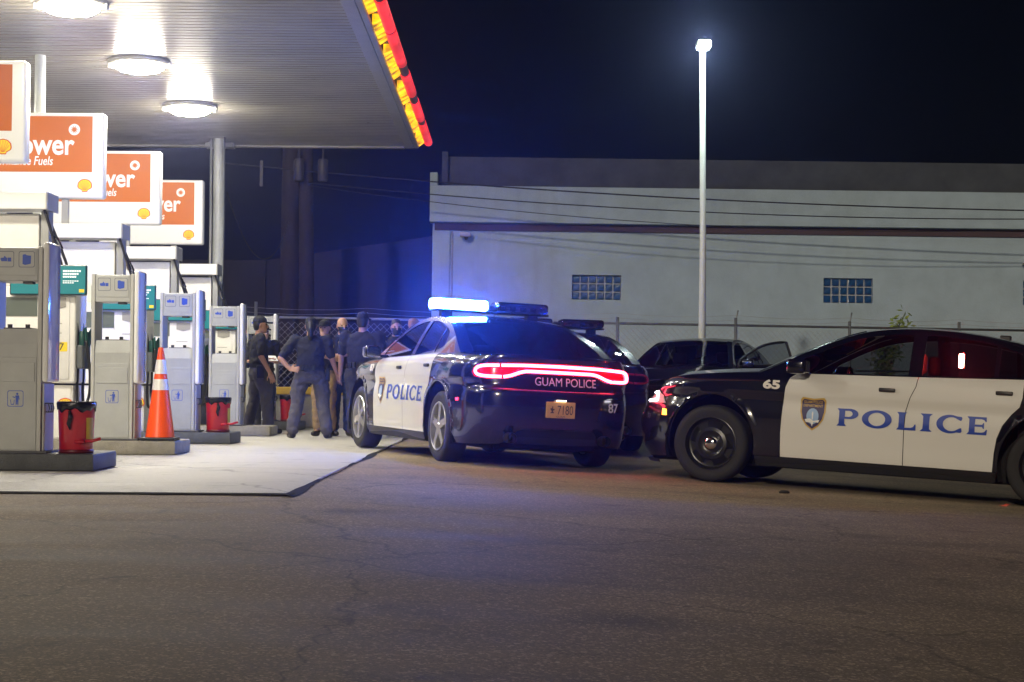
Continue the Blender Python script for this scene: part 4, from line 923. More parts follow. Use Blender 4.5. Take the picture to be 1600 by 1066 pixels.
        # wheel housings
        for cx in (1.526, -1.526):
            mb = MB(); n_ = 20
            a = [mb.bm.verts.new((cx + .44 * math.cos(t), s * .915, .363 + .475 * math.sin(t))) for t in np.linspace(-.35, math.pi + .35, n_)]; b = [mb.bm.verts.new((v.co.x, s * .55, v.co.z)) for v in a]
            for i in range(n_ - 1): mb.bm.faces.new((a[i], a[i + 1], b[i + 1], b[i]))
            mb.bm.faces.new(b); mb.build('wheel_housing', inner_k, root)
            w_ = empty('wheel', (cx, s * .80, .363), 0, root); w_.rotation_euler = (0, random.uniform(0, 1), 0 if s == 1 else math.pi)
            link('tyre', WM['tyre'], w_, tyre_m); rm = link('rim', WM['rim_alloy' if wheels == 'alloy' else 'rim_steel'], w_, alloy if wheels == 'alloy' else steel_k)
            link('brake_drum', WM['drum'], w_, rubber_in)
            if wheels == 'steel': link('centre_cap', WM['cap'], rm, chrome)
    cpart('front_bumper', 'fb', lambda: ss_mesh([fbump_poly()]), paint_k, root)
    gr = cpart('grille', 'gr', lambda: ss_mesh([[(SF - .595, .70), (SF - .59, .605), (SF - .49, .575), (SF, .575), (SF, .80), (SF - .6, .80)]], off=-.012), trim_k, root)
    for k in range(5):
        pts_ = [Pc(s, .60 + k * .04, .0)[0] for s in np.linspace(SF - .5, SF, 8)]; mb = MB(); mb.tube([Vector(p) for p in pts_] + [Vector((p[0], -p[1], p[2])) for p in pts_[::-1][1:]], .007, 5); mb.build('grille_bar', trim_k, gr)
    cpart('air_intake', 'ai', lambda: ss_mesh([[(SF - .59, .435), (SF, .435), (SF, .305), (SF - .655, .305), (SF - .69, .395)]], off=-.01), inner_k, root)
    cpart('splitter', 'sp', lambda: ss_mesh([[(2.1, .165), (SF, .165), (SF, .197), (2.1, .197)]], off=.03), trim_k, root)
    cpart('rear_bumper', 'rb', lambda: ss_mesh([rbump_poly()]), paint_k, root)
    cpart('valance', 'va', lambda: ss_mesh([[(SR, .395), (SR + .2, .395), (SR + .335, .39), (SR + .415, .365), (SR + .495, .275), (SR + .56, .235), (SR, .225)]], off=-.02), trim_k, root)
    cpart('boot_lid', 'bl', lambda: ss_mesh([[(SR, .772), (-2.2, .782), (-2.15, .805), (-2.21, .885), (-2.31, .995), (-2.42, 1.03)] + topline(-2.43, SR, 20)]), paint_k, root)
    # lamp band across the back: smoked red lens with a lit outline
    cpart('tail_lamp', 'tl', lambda: ss_mesh([[(SR, .935), (SR + .36, .935), (SR + .46, .91), (SR + .58, .875), (SR + .78, .87), (SR + .93, .885), (SR + .97, .93), (SR + .93, .985), (SR + .8, 1.02), (SR + .4, 1.04), (SR, 1.045)]], off=.008), lens_r if tail_on else lens_k, root)
    def path(kn, n):
        kn = np.array(kn); t = np.concatenate([[0], np.cumsum(np.hypot(*np.diff(kn, axis=0).T))]); u = np.linspace(0, t[-1], n); a = np.interp(u, t, kn[:, 0]); b = np.interp(u, t, kn[:, 1])
        g = np.array([1, 2, 3, 2, 1]) / 9; pa, pb = np.pad(a, 2, mode='edge'), np.pad(b, 2, mode='edge'); a2, b2 = np.convolve(pa, g, 'valid'), np.convolve(pb, g, 'valid'); a2[[0, -1]] = a[[0, -1]]; b2[[0, -1]] = b[[0, -1]]
        return SR + a2, b2
    for sgn in (1, -1):
        for kn in ([(.0, 1.022), (.4, 1.018), (.63, 1.008)], [(.65, 1.006), (.82, .998), (.91, .975), (.93, .94), (.9, .905), (.8, .892), (.62, .892)], [(.6, .892), (.52, .905), (.42, .945), (.36, .957), (.0, .958)]):
            a, b = path(kn, 26); p = Pc(a, b) + Nc(a, b) * .02; mb = MB(); mb.tube([Vector((q[0], q[1] * sgn, q[2])) for q in p], .0155, 8); mb.build('lamp_strip', led_r if tail_on else lens_r, root, smooth=True)
    # tops
    cpart('bonnet', 'bo', lambda: deck(SF - .04, 1.05, 26, 16, lambda x: .05 * (1 - ss(2.2, 2.5, x)), lambda x, y: .012 * float(np.exp(-((abs(y) - .38) / .1) ** 2)) * float(1 - ss(2.1, 2.4, x))), paint_k, root)
    cpart('boot_top', 'bt', lambda: deck(-1.86, SR + .03, 18, 16, lambda x: .022), paint_k, root)
    bowf = lambda x: .17 * float(ss(.1, 1.0, x)); bowr = lambda x: -.12 * float(1 - ss(-1.85, -1.1, x))
    cpart('windscreen', 'ws', lambda: grid_norm(*rows(.17, 1.10, 14, 16, lambda x: .05 + bowf(x), .03)), cglass, root)
    cpart('roof', 'rf', lambda: grid_norm(*rows(-1.12, .18, 20, 16, lambda x: .05 * float(ss(-.2, .2, x)) - .05 * float(1 - ss(-1.15, -.7, x)), -.001)), paint_k if police else lamplit_roof, root)
    cpart('rear_window', 'rw', lambda: grid_norm(*rows(-1.9, -1.12, 14, 16, lambda x: -.05 + bowr(x) * .8, .03)), cglass_d, root)
    for s in (1, -1):        # pillar covers beside the screens
        for nm, xa, xb in (('front_pillar', .17, 1.10), ('rear_pillar', -1.9, -1.12)):
            V = []; xx = np.linspace(xa, xb, 16)
            for x in xx:
                z = float(arcz(x)); y = float(yg(x, z)); V += [(x, s * (y + .002), z + .002), (x + (.02 if nm[0] == 'f' else -.02), s * (y - (.075 if nm[0] == 'f' else .12)), z + .016)]
            T = np.array([t for k in range(15) for t in ((2 * k, 2 * k + 1, 2 * k + 3), (2 * k, 2 * k + 3, 2 * k + 2))]); cpart(nm, '%s%d' % (nm, s), lambda: grid_norm(np.array(V), T), paint_k, root)
    # underside and cabin
    mb = MB(); mb.box(-2.2, 2.2, -.56, .56, .17, .27, .02, 1); mb.box(-1.05, 1.05, -.9, .9, .19, .26); mb.build('floor_pan', inner_k, root)
    mb = MB(); mb.box(.45, 1.0, -.75, .75, .7, 1.04, .06, 2); mb.build('dashboard', seat_m, root)
    for y in (.38, -.38):
        mb = MB(); mb.box(-.35, -.2, y - .24, y + .24, .5, 1.12, .06, 2); mb.box(-.34, -.25, y - .12, y + .12, 1.13, 1.32, .035, 2); mb.build('front_seat', seat_m, root, angle=50)
    mb = MB(); mb.box(-1.4, -1.22, -.65, .65, .5, 1.1, .06, 2); mb.box(-1.38, -1.3, .25, .5, 1.08, 1.22, .03, 2); mb.box(-1.38, -1.3, -.5, -.25, 1.08, 1.22, .03, 2); mb.build('rear_seat', seat_m, root, angle=50)
    mb = MB(); mb.lathe([(.17, -.012), (.185, 0), (.17, .012), (.158, 0)], 24, axis='X', c=(.36, .38, .98), close=True); mb.build('steering_wheel', trim_k, root, smooth=True)
    # number plate
    pl = Pc(SR, .6)[0]; px_ = pl[0] - .018
    if rear_text or extras:
        mb = MB(); mb.box(px_, px_ + .012, -.155, .155, .512, .672, .006, 2); pt = mb.build('number_plate', mat('plate_face', (.62, .36, .12), .4), root)
        if rear_text:
            ink = mat('plate_ink', (.05, .03, .03), .5); text('plate_number', '7180', lambda u, v: (px_ - .002, .035 - u, .548 + v), .165, .09, ink, pt)
            text('plate_word', 'GUAM', lambda u, v: (px_ - .002, .045 - u, .519 + v), .09, .018, ink, pt)
            decal('plate_seal', [[(.07, .56), (.11, .56), (.105, .57), (.095, .572), (.1, .585), (.112, .6), (.104, .612), (.094, .605), (.092, .628), (.084, .628), (.083, .6), (.07, .605), (.066, .592), (.08, .588), (.084, .572), (.074, .57)]], [], lambda u, v: (px_ - .002, u, v), ink, pt)
            mb = MB(); mb.box(px_ - .014, px_ + .002, -.05, .05, .678, .69); mb.build('plate_lamp', mat('plate_lamp', (.9, .8, .7), .4, emit=(1, .8, .6), es=6), root)
    # lettering
    if police:
        def dfn(s0, z0, k): return lambda u, v: tuple(Pc(s0 - u * k, z0 + v * k)[0] * [1, 1, 1])
        k_ = .158 / 98; kx = 1.345 / 815
        for s in (1, -1):
            def mk(outs, hol, mp, off, res):
                P, T = cdt(outs, hol, res); Q = np.array([mp(*p) for p in P]); V = Pc(Q[:, 0], Q[:, 1]); N = Nc(Q[:, 0], Q[:, 1]); V = V + N * off
                if s == -1: V, N = V * [1, -1, 1], N * [1, -1, 1]
                return V, fixwind(V, T, N), N
            if s == 1: mp = lambda u, v: (.345 - u * kx, .606 + v * k_)
            else: mp = lambda u, v: (-1.0 + u * kx, .606 + v * k_)
            cpart('lettering', 'pol%d' % s, lambda: mk(GLO, GLH, mp, .0035, 12), blue_dec, root)
            sm = lambda u, v: (.565 - u * .235 * (1 if s == 1 else -1), .705 + v * .29)
            b0 = cpart('badge', 'sh%d' % s, lambda: mk([SH], [], sm, .0035, .12), gold, root)
            cpart('badge_field', 'sf%d' % s, lambda: mk([[(u * .88, v * .89 - .004) for u, v in SH]], [], sm, .0055, .12), navy, b0)
            cpart('badge_seal', 'se%d' % s, lambda: mk([ell(0, -.1, .24, .25, 20)], [], sm, .0075, .12), sky_dec, b0)
            cpart('badge_seal_print', 'sg%d' % s, lambda: mk([[(-.3, -.2), (-.1, -.17), (.05, -.24), (.28, -.2), (.24, -.29), (.05, -.28), (0, -.42), (-.06, -.3), (-.25, -.29)], [(-.02, -.2), (.02, -.2), (.03, .0), (.0, .06), (-.03, 0)]], [], sm, .009, .12), txt_w, b0)
            for wd, v0, wid in (('GUAM POLICE', .31, .74), ('DEPARTMENT', .19, .76)):
                def tx():
                    P, F = text2d(wd, .02); sc = wid / P[:, 0].max(); Q = np.array([sm(p[0] * sc - wid / 2, v0 + p[1] * .085) for p in P]); V = Pc(Q[:, 0], Q[:, 1]); N = Nc(Q[:, 0], Q[:, 1]); V = V + N * .0075
                    if s == -1: V, N = V * [1, -1, 1], N * [1, -1, 1]
                    T = np.array([t for f_ in F for t in [(f_[0], f_[i], f_[i + 1]) for i in range(1, len(f_) - 1)]]); return V, fixwind(V, T, N), N
                cpart('badge_text', 'bt%s%d' % (wd, s), tx, gold, b0)
            if number:
                def tn(num, s0, z0, w_, h_, rear=False):
                    P, F = text2d(num, .045); sc = w_ / P[:, 0].max(); u = P[:, 0] * sc; v = P[:, 1] * h_
                    S_ = s0 - u if s == 1 else s0 + u; V = Pc(S_, z0 + v); N = Nc(S_, z0 + v); V = V + N * .0035
                    if s == -1: V, N = V * [1, -1, 1], N * [1, -1, 1]
                    T = np.array([t for f_ in F for t in [(f_[0], f_[i], f_[i + 1]) for i in range(1, len(f_) - 1)]]); return V, fixwind(V, T, N), N
                cpart('number', 'n%s%d' % (number, s), lambda: tn(number, 1.045 if s == 1 else .885, .905, .16, .085), mat('number_white', (.7, .66, .62), .4), root)
        if rear_text:
            # y runs right to left as seen from behind: left side of the picture is +y
            yb = lambda y, z, o_: Pc(SR + abs(y), z)[0] * [1, 1 if y >= 0 else -1, 1] + np.array([-o_, 0, 0])
            text('lettering', 'GUAM POLICE', lambda u, v: tuple(yb(.26 - u, .825 + v, .006)), .66, .082, silver_dec, root)
            text('number', number, lambda u, v: tuple(yb(-.53 - u, .585 + v, .006)), .135, .095, silver_dec, root, bold=.02)
    if bar:
        lb = empty('light_bar', (-.33, 0, 1.565), 0, root)
        mb = MB(); mb.box(-.15, .15, -.66, .66, .03, .055, .01, 1)
        for y in (.5, -.5): mb.box(-.05, .05, y - .06, y + .06, -.05, .032)
        mb.build('mount', trim_k, lb)
        for y0, y1, lit in ((.06, .66, lit_bar), (-.66, -.06, False)):
            if lit:
                for k in range(4):
                    a_ = y0 + (y1 - y0) * k / 4; mb = MB(); mb.box(-.14, .14, a_ + .004, a_ + (y1 - y0) / 4 - .004, .057, .158, .02, 2); mb.build('lamp_module', bar_lit, lb, angle=50)
                mb = MB(); mb.box(-.135, .135, y0, y1, .16, .172, .005, 1); mb.build('lamp_lid', trim_k, lb)
            else:
                mb = MB(); mb.box(-.14, .14, y0, y1, .057, .165, .035, 3); mb.build('lamp_cover', bar_off, lb, angle=50)
                for k in range(5):
                    y = y0 + .06 + k * .12
                    mb = MB(); mb.box(-.128, -.1, y - .035, y + .035, .07, .12, .006, 1); mb.build('lamp_module', bar_led, lb)
        mb = MB(); mb.box(-.13, .13, -.058, .058, .057, .12, .01, 1); mb.build('centre_section', trim_k, lb)
    return root
c87 = car(-.44, 20.10, R(110.2), 'black and white police car seen from behind, blue light bar blazing', number='87', lit_bar=True, tail_on=True, rear_text=True)
c65 = car(3.69, 17.51, R(157.5), 'black and white police car marked 65 seen side-on at the right', number='65', wheels='steel', bar=False, size=1.025)
ilm = mat('red_glare_glow', (.5, .02, .02), .3, emit=(1, .045, .03), es=2400)
mb = MB(); mb.box(-.705, -.66, .50, .545, 1.20, 1.33, .012, 2); mb.build('red_glow_block', ilm, c65)  # glowing block added for the red tail light reflected in the window
mb = MB(); mb.box(-1.3, -1.27, .4, .45, 1.19, 1.24, .01, 2); mb.build('red_glow_block', mat('red_glow_dim', (.4, .02, .02), .3, emit=(1, .04, .03), es=6), c65)
mb = MB(); mb.box(-1.05, -.95, -.03, .05, 1.47, 1.535, .012, 2); mb.build('roof_antenna', trim_k, c65)
cthird = car(.5, 24.95, R(100), 'police car parked ahead, mostly hidden behind the lit police car', number=None, wheels='alloy', extras=False)
cdark = car(2.88, 27.7, R(250), 'plain black sedan facing the camera with its front door open', police=False, bar=False, open_door=True, extras=False, size=.92)

# ------------------------------------------------------------------ people
skin_a = mat('skin_tan', (.36, .19, .115), .5, var=.08, vscale=12); skin_b = mat('skin_brown', (.26, .13, .08), .5, var=.08, vscale=12); skin_l = mat('skin_light', (.45, .26, .18), .5, var=.08, vscale=12)
def cloth(name, c, r=.85): return mat(name, c, r, var=.18, vscale=7, bump=.9, bscale=16)
K_navy = cloth('navy_uniform', (.006, .007, .017)); K_black = cloth('black_polo', (.007, .007, .01)); K_tee = cloth('charcoal_tee', (.015, .018, .028)); K_grey = cloth('grey_shirt', (.085, .095, .13))
K_trou = cloth('dark_trousers', (.06, .056, .066)); K_troub = cloth('black_trousers', (.022, .022, .028)); K_jean = cloth('blue_jeans', (.02, .035, .085)); K_khaki = cloth('khaki_trousers', (.27, .18, .08))
shoe_m = mat('black_shoe', (.012, .01, .01), .4); hair_m = mat('black_hair', (.008, .007, .007), .5); mask_m = mat('black_mask', (.008, .009, .014), .7); belt_m = mat('belt', (.008, .008, .008), .4); patch_m = mat('patch_gold', (.42, .3, .1), .6); cap_m = cloth('dark_cap', (.008, .009, .013))
def capsule(bm, p0, r0, p1, r1, n=12, m=5):
    p0, p1 = Vector(p0), Vector(p1); d = p1 - p0; L = d.length or 1e-6; d = d / L; a = d.orthogonal().normalized(); b = d.cross(a); rings = []
    for k in range(m): t = -math.pi / 2 + math.pi / 2 * (k + .35) / m; rings.append((p0 + d * r0 * math.sin(t), r0 * math.cos(t)))
    rings += [(p0, r0), (p1, r1)]
    for k in range(m): t = math.pi / 2 * (k + .65) / m; rings.append((p1 + d * r1 * math.sin(t), r1 * math.cos(t)))
    loft(bm, [[c + (a * math.cos(2 * math.pi * j / n) + b * math.sin(2 * math.pi * j / n)) * r for j in range(n)] for c, r in rings])
def loft(bm, rings):
    R_ = [[bm.verts.new(p) for p in r] for r in rings]; n = len(R_[0])
    for x, y in zip(R_, R_[1:]):
        for j in range(n): bm.faces.new((x[j], x[(j + 1) % n], y[(j + 1) % n], y[j]))
    bm.faces.new(R_[0][::-1]); bm.faces.new(R_[-1])
def secs(bm, S, n=20):
    """S: (z, rx, ry, cx, cy)"""
    loft(bm, [[Vector((cx + rx * math.copysign(abs(math.cos(t)) ** .85, math.cos(t)), cy + ry * math.copysign(abs(math.sin(t)) ** .85, math.sin(t)), z)) for t in [2 * math.pi * j / n for j in range(n)]] for z, rx, ry, cx, cy in S])
def chain(bm, pts, rad):
    for (p, q), (r, s) in zip(zip(pts, pts[1:]), zip(rad, rad[1:])): capsule(bm, p, r, q, s)
def remesh(name, bm, material, parent, vox=.012, smooth=5, wr=0):
    bmesh.ops.recalc_face_normals(bm, faces=bm.faces); me = bpy.data.meshes.new(name); bm.to_mesh(me); bm.free()
    o = bpy.data.objects.new('tmp', me); col.objects.link(o); md = o.modifiers.new('r', 'REMESH'); md.mode = 'VOXEL'; md.voxel_size = vox; sm = o.modifiers.new('s', 'SMOOTH'); sm.factor = .5; sm.iterations = smooth
    dg = bpy.context.evaluated_depsgraph_get(); m2 = bpy.data.meshes.new_from_object(o.evaluated_get(dg)); bpy.data.objects.remove(o); bpy.data.meshes.remove(me); m2.name = name
    if wr:
        from mathutils import noise
        n = len(m2.vertices); co = np.empty(n * 3); m2.vertices.foreach_get('co', co); co = co.reshape(-1, 3); no = np.array([v.normal[:] for v in m2.vertices])
        dsp = np.array([noise.noise(Vector((c[0] * 9 + wr * 31, c[1] * 9, c[2] * 14))) + .5 * noise.noise(Vector((c[0] * 22, c[1] * 22 + wr * 7, c[2] * 30))) for c in co]); co += no * (dsp * .012)[:, None]
        m2.vertices.foreach_set('co', co.ravel())
    m2.polygons.foreach_set('use_smooth', [True] * len(m2.polygons)); return link(name, m2, parent, material)
def hand(bm, wrist, d, n, side, curl=.5, spread=.12):
    """wrist point, pointing direction d, palm normal n; side +1/-1 puts the thumb"""
    w = Vector(wrist); d = Vector(d).normalized(); n = Vector(n); n = (n - d * n.dot(d)).normalized(); s = d.cross(n) * side
    for k in (-1, 0, 1): capsule(bm, w + s * k * .02 + d * .01, .016, w + d * .085 + s * k * .025, .014, 8, 3)
    for k, L_ in enumerate((.066, .076, .072, .056)):
        q = (k - 1.5); b = w + d * .088 + s * (-q) * .021; dd = (d + s * (-q) * spread).normalized(); m1 = b + dd * L_ * .5 + n * .1 * curl * L_; m2_ = m1 + (dd * (1 - curl) + n * curl).normalized() * L_ * .5
        capsule(bm, b, .0095, m1, .009, 7, 2); capsule(bm, m1, .009, m2_, .0078, 7, 2)
    b = w + d * .03 + s * .032; m1 = b + (d * .7 + s * .75).normalized() * .04; m2_ = m1 + (d * .95 + s * .3 + n * curl * .5).normalized() * .034
    capsule(bm, b, .013, m1, .011, 7, 2); capsule(bm, m1, .011, m2_, .009, 7, 2)
def person(label, x, y, rz, H, shirt, trou, skin, arms, build=1., fat=0., feet=((-.11, 0), (.11, 0)), head=(0, 0), cap=False, mask=False, hair=None, sleeve=.5, belt=True, toes=(0, 0), patches=False, holster=False, lean=0, z0=0):
    """faces -y; arms: dict L/R -> (elbow, wrist, finger dir, palm normal, curl, spread); L is +x"""
    t = empty('person', (x, y, z0), rz); s_ = H / 1.70; t.scale = (s_, s_, s_); tag(t, label, 'person')
    b = build; hips = {-1: Vector((-.095 * b, 0, .90)), 1: Vector((.095 * b, 0, .90))}; ft = {-1: Vector((feet[0][0], feet[0][1], .08)), 1: Vector((feet[1][0], feet[1][1], .08))}
    kn = {k: hips[k].lerp(ft[k], .5) + Vector((0, -.025, .02)) for k in hips}; sh = {k: Vector((k * .185 * b, lean * .9, 1.385)) for k in (-1, 1)}; hd = Vector((0, lean - .012, 1.575))
    # body, one surface
    bm = bmesh.new()
    secs(bm, [(.84, .13 * b, .09, 0, 0), (.95, .145 * b, .10 + fat * .5, 0, 0), (1.1, .13 * b, .09 + fat * .5, 0, lean * .4), (1.28, .15 * b, .10, 0, lean * .8), (1.4, .12 * b, .075, 0, lean), (1.44, .06, .055, 0, lean)])
    for k in (-1, 1): chain(bm, [hips[k], kn[k], ft[k]], [.075, .05, .04]); chain(bm, [ft[k], ft[k] + Vector((0, -.12, -.045))], [.035, .03])
    capsule(bm, (0, lean + .01, 1.38), .058, (0, lean - .0, 1.51), .053)
    c_, s2 = math.cos(head[0]), math.sin(head[0])
    def hp(u, v, w): u, v = u * c_ - v * s2, u * s2 + v * c_; return hd + Vector((u, v, w + head[1] * v))
    loft(bm, [[hp(rx * math.cos(q), cy + ry * math.sin(q), z) for q in [2 * math.pi * j / 20 for j in range(20)]] for z, rx, ry, cy in ((-.115, .02, .025, -.06), (-.105, .042, .05, -.045), (-.08, .055, .07, -.03), (-.04, .066, .085, -.012), (.0, .072, .093, -.004), (.04, .075, .097, .002), (.08, .07, .09, .006), (.11, .05, .064, .008), (.124, .02, .026, .008))])
    capsule(bm, hp(0, -.095, .005), .010, hp(0, -.112, -.028), .014, 8, 3)
    for k in (-1, 1): capsule(bm, hp(k * .074, .0, .012), .014, hp(k * .077, .006, -.018), .011, 7, 3)
    for k in (-1, 1):
        e, w, d, n, cu, spd = arms['L' if k == 1 else 'R']; e, w = Vector(e), Vector(w)
        chain(bm, [sh[k], e, w], [.052 * b ** .5, .043, .028]); hand(bm, w, d, n, k, cu, spd)
    bo = remesh('body', bm, skin, t, .0085, 2)
    # features
    for k in (-1, 1):
        mb = MB(); mb.lathe([(.001, -.006), (.009, -.004), (.011, 0), (.009, .004), (.001, .006)], 10, axis='Y', c=hp(k * .03, -.088, .012)); mb.build('eye', mat('eye_dark', (.01, .008, .008), .2), bo, smooth=True)
    if not mask:
        mb = MB(); mb.tube([hp(-.024, -.083, -.062), hp(0, -.094, -.06), hp(.024, -.083, -.062)], .0065, 6); mb.build('mouth', mat('lip', (.25, .09, .07), .5), bo, smooth=True)
    # trousers
    bm = bmesh.new(); g = .0 + fat
    secs(bm, [(.78, .15 * b, .10 + g * .4, 0, .005), (.86, .172 * b, .125 + g * .6, 0, .008), (.95, .165 * b, .118 + g, 0, -.004), (1.02, .15 * b, .108 + g, 0, -.004)])
    for k in (-1, 1): chain(bm, [hips[k] + Vector((0, .004, -.03)), kn[k] + Vector((0, 0, .12)), kn[k], ft[k] + Vector((0, .01, .09)), ft[k] + Vector((0, .012, .055))], [.1 * b, .092 * b, .08 * b, .073 * b, .075 * b])
    tr_ = remesh('trousers', bm, trou, t, .013, 4, wr=random.random() + .2)
    # shirt
    bm = bmesh.new()
    secs(bm, [(.96, .158 * b, .112 + g, 0, -.004), (1.04, .162 * b, .118 + g, 0, lean * .2), (1.14, .158 * b, .114 + g * .9, 0, lean * .5), (1.26, .172 * b, .122 + g * .4, 0, lean * .8), (1.34, .175 * b, .115, 0, lean * .9), (1.40, .14 * b, .09, 0, lean), (1.44, .075, .066, 0, lean), (1.455, .062, .058, 0, lean)])
    for k in (-1, 1):
        e = Vector(arms['L' if k == 1 else 'R'][0]); w = Vector(arms['L' if k == 1 else 'R'][1])
        pts = [sh[k] + Vector((-k * .03, 0, .0)), sh[k], sh[k].lerp(e, .55 if sleeve <= .5 else 1)] + ([] if sleeve <= .5 else [e.lerp(w, .9)]); chain(bm, pts, [.07, .072 * b ** .5, .068 * b ** .5] + ([] if sleeve <= .5 else [.045]))
        if sleeve <= .5: capsule(bm, sh[k].lerp(e, .5), .067, sh[k].lerp(e, .8), .066)
    so = remesh('shirt', bm, shirt, t, .013, 4, wr=random.random() + 1.2)
    if patches:
        for k in (-1, 1):
            e = Vector(arms['L' if k == 1 else 'R'][0]); q = sh[k].lerp(e, .35); mb = MB(); mb.lathe([(.001, .006), (.022, .004), (.028, 0)], 12, axis='X', c=(q.x + k * .074, q.y, q.z)); mb.build('shoulder_patch', patch_m, so, smooth=True)
    # shoes
    for k in (-1, 1):
        bm = bmesh.new(); a = toes[0 if k == -1 else 1]; f0 = ft[k]; dv = Vector((math.sin(a), -math.cos(a), 0))
        capsule(bm, (f0.x, f0.y + .0, .045), .045, tuple(Vector((f0.x, f0.y, .042)) + dv * .16), .038); capsule(bm, (f0.x, f0.y + .01, .08), .05, (f0.x, f0.y, .05), .048)
        bmesh.ops.scale(bm, vec=(1, 1, 1), verts=bm.verts)
        for v in bm.verts: v.co.z = max(v.co.z, .002)
        remesh('shoe', bm, shoe_m, t, .01, 2)
    if belt:
        mb = MB(); n = 28; r0 = [(.166 * b + .004, .122 + g)]
        ring = lambda z, e: [Vector(((.164 * b + e) * math.cos(q), (.121 + g + e) * math.sin(q) - .003, z)) for q in [2 * math.pi * j / n for j in range(n)]]
        A_, B_, C_, D_ = [[mb.bm.verts.new(p) for p in ring(z, e)] for z, e in ((.965, .004), (.965, .016), (1.012, .016), (1.012, .004))]
        for P_, Q_ in ((A_, B_), (B_, C_), (C_, D_)):
            for j in range(n): mb.bm.faces.new((P_[j], P_[(j + 1) % n], Q_[(j + 1) % n], Q_[j]))
        bl = mb.build('belt', belt_m, tr_, angle=40)
        if holster:
            mb = MB(); mb.box(-.215 * b - .01, -.175 * b, -.05, .06, .80, .99, .015, 2); mb.box(-.21 * b, -.185 * b, -.07, .0, .98, 1.05, .01, 1); mb.build('holster', belt_m, bl)
            for q in (-.05, .05, .11): 
                mb = MB(); mb.box(q - .025, q + .025, .125 + g, .165 + g, .95, 1.03, .008, 1); mb.build('pouch', belt_m, bl)
    if hair or cap:
        lo = .03 if cap else {'short': .0, 'tail': -.05}[hair]
        bm = bmesh.new()
        if hair:
            rg = [(-.07, .058, .05, .05), (-.03, .068, .066, .034), (.01, .077, .082, .02)] if True else []
            loft(bm, [[hp(rx * math.cos(q), cy + ry * math.sin(q), z) for q in [2 * math.pi * j / 18 for j in range(18)]] for z, rx, ry, cy in ((-.075, .05, .04, .048), (-.03, .07, .06, .038), (.015, .079, .075, .028), (.05, .081, .098, .008), (.09, .074, .093, .01), (.12, .05, .062, .012), (.134, .02, .025, .012))])
            if hair == 'tail': chain(bm, [hp(0, .09, .03), hp(0, .125, -.04), hp(0, .12, -.13), hp(.01, .1, -.2)], [.045, .042, .038, .02])
            remesh('hair', bm, hair_m, t, .01, 2)
        else: bm.free()
        if cap:
            bm = bmesh.new(); loft(bm, [[hp(rx * math.cos(q), cy + ry * math.sin(q), z) for q in [2 * math.pi * j / 20 for j in range(20)]] for z, rx, ry, cy in ((.035, .083, .103, .003), (.07, .084, .104, .004), (.105, .074, .09, .006), (.132, .045, .055, .008), (.14, .012, .015, .008))])
            co_ = remesh('cap', bm, cap_m, t, .01, 2)
            mb = MB(); mb.prism([(-.075, -.075), (-.07, -.14), (-.04, -.178), (0, -.188), (.04, -.178), (.07, -.14), (.075, -.075)], lambda u, v, w: hp(u, v, .045 + w - .12 * max(0, -v - .09) - abs(u) * .15), -.004, .016); mb.build('cap_peak', cap_m, co_)
    if mask:
        bm = bmesh.new(); loft(bm, [[hp(rx * math.cos(q), cy + ry * math.sin(q), z) for q in [math.pi + math.pi * j / 14 for j in range(15)] + [2 * math.pi - math.pi * j / 14 for j in range(15)]][:15] + [hp(rx * .9 * math.cos(q), cy + ry * .85 * math.sin(q), z) for q in [2 * math.pi - math.pi * j / 14 for j in range(15)]] for z, rx, ry, cy in ((-.118, .05, .07, -.03), (-.08, .064, .092, -.025), (-.04, .072, .108, -.012), (.0, .076, .104, -.004))])
        remesh('face_mask', bm, mask_m, t, .008, 2)
    return t
PI = math.pi
hang = lambda k, out=.05, fwd_=.03: ((k * (.235 + out), .02, 1.12), (k * (.255 + out * 1.4), -fwd_ - .04, .88), (k * .03, -.15, -1), (-k, -.2, 0), .35, .06)
fold = lambda k: ((k * .25, -.02, 1.12), (k * .06, -.235, 1.17), (-k, -.15, .25), (0, .6, .8), .5, .05)
note = lambda k: ((k * .24, -.0, 1.12), (k * .1, -.25, 1.1), (-k * .5, -.8, .2), (0, .2, .9), .6, .05)
P = {}
P[1] = person('person in a grey shirt seen from behind between the last two service towers', -5.02, 28.6, PI - .3, 1.74, K_grey, K_troub, skin_b, dict(L=note(1), R=note(-1)), build=1.1, hair='short')
P[2] = person('officer in black polo and cap standing behind the fourth service tower', -3.86, 27.35, PI / 2 + .25, 1.79, K_black, K_trou, skin_a, dict(L=((.25, .03, 1.12), (.2, -.12, .92), (0, -.6, -.6), (-1, 0, 0), .5, .05), R=((-.27, .0, 1.12), (-.29, -.13, .88), (0, -.35, -1), (1, 0, 0), .4, .08)), build=1.12, fat=.02, cap=True, hair='short', feet=((-.12, -.14), (.12, .12)), holster=True)
P[3] = person('officer in dark cap holding papers behind the man in the black polo', -3.98, 28.7, .5, 1.72, K_black, K_troub, skin_l, dict(L=note(1), R=note(-1)), build=1.05, cap=True, hair='short')
P[4] = person('officer in navy uniform with ponytail, hand on hip, back to camera', -2.82, 25.1, PI + .08, 1.69, K_navy, K_trou, skin_a, dict(L=((.42, .06, 1.12), (.285, .10, .975), (-.75, .5, -.05), (-.3, -.9, -.2), .35, .12), R=((-.30, .02, 1.13), (-.37, -.1, .92), (-.2, -.25, -1), (.8, .5, 0), .12, .3)), build=1.22, fat=.05, hair='tail', cap=True, feet=((-.23, .0), (.24, .0)), toes=(-.35, .35), patches=True, holster=True)
P[5] = person('man in dark cap and khaki trousers half hidden behind the ponytailed officer', -2.74, 26.25, -.25, 1.70, K_navy, K_khaki, skin_l, dict(L=fold(1), R=fold(-1)), cap=True, hair='short')
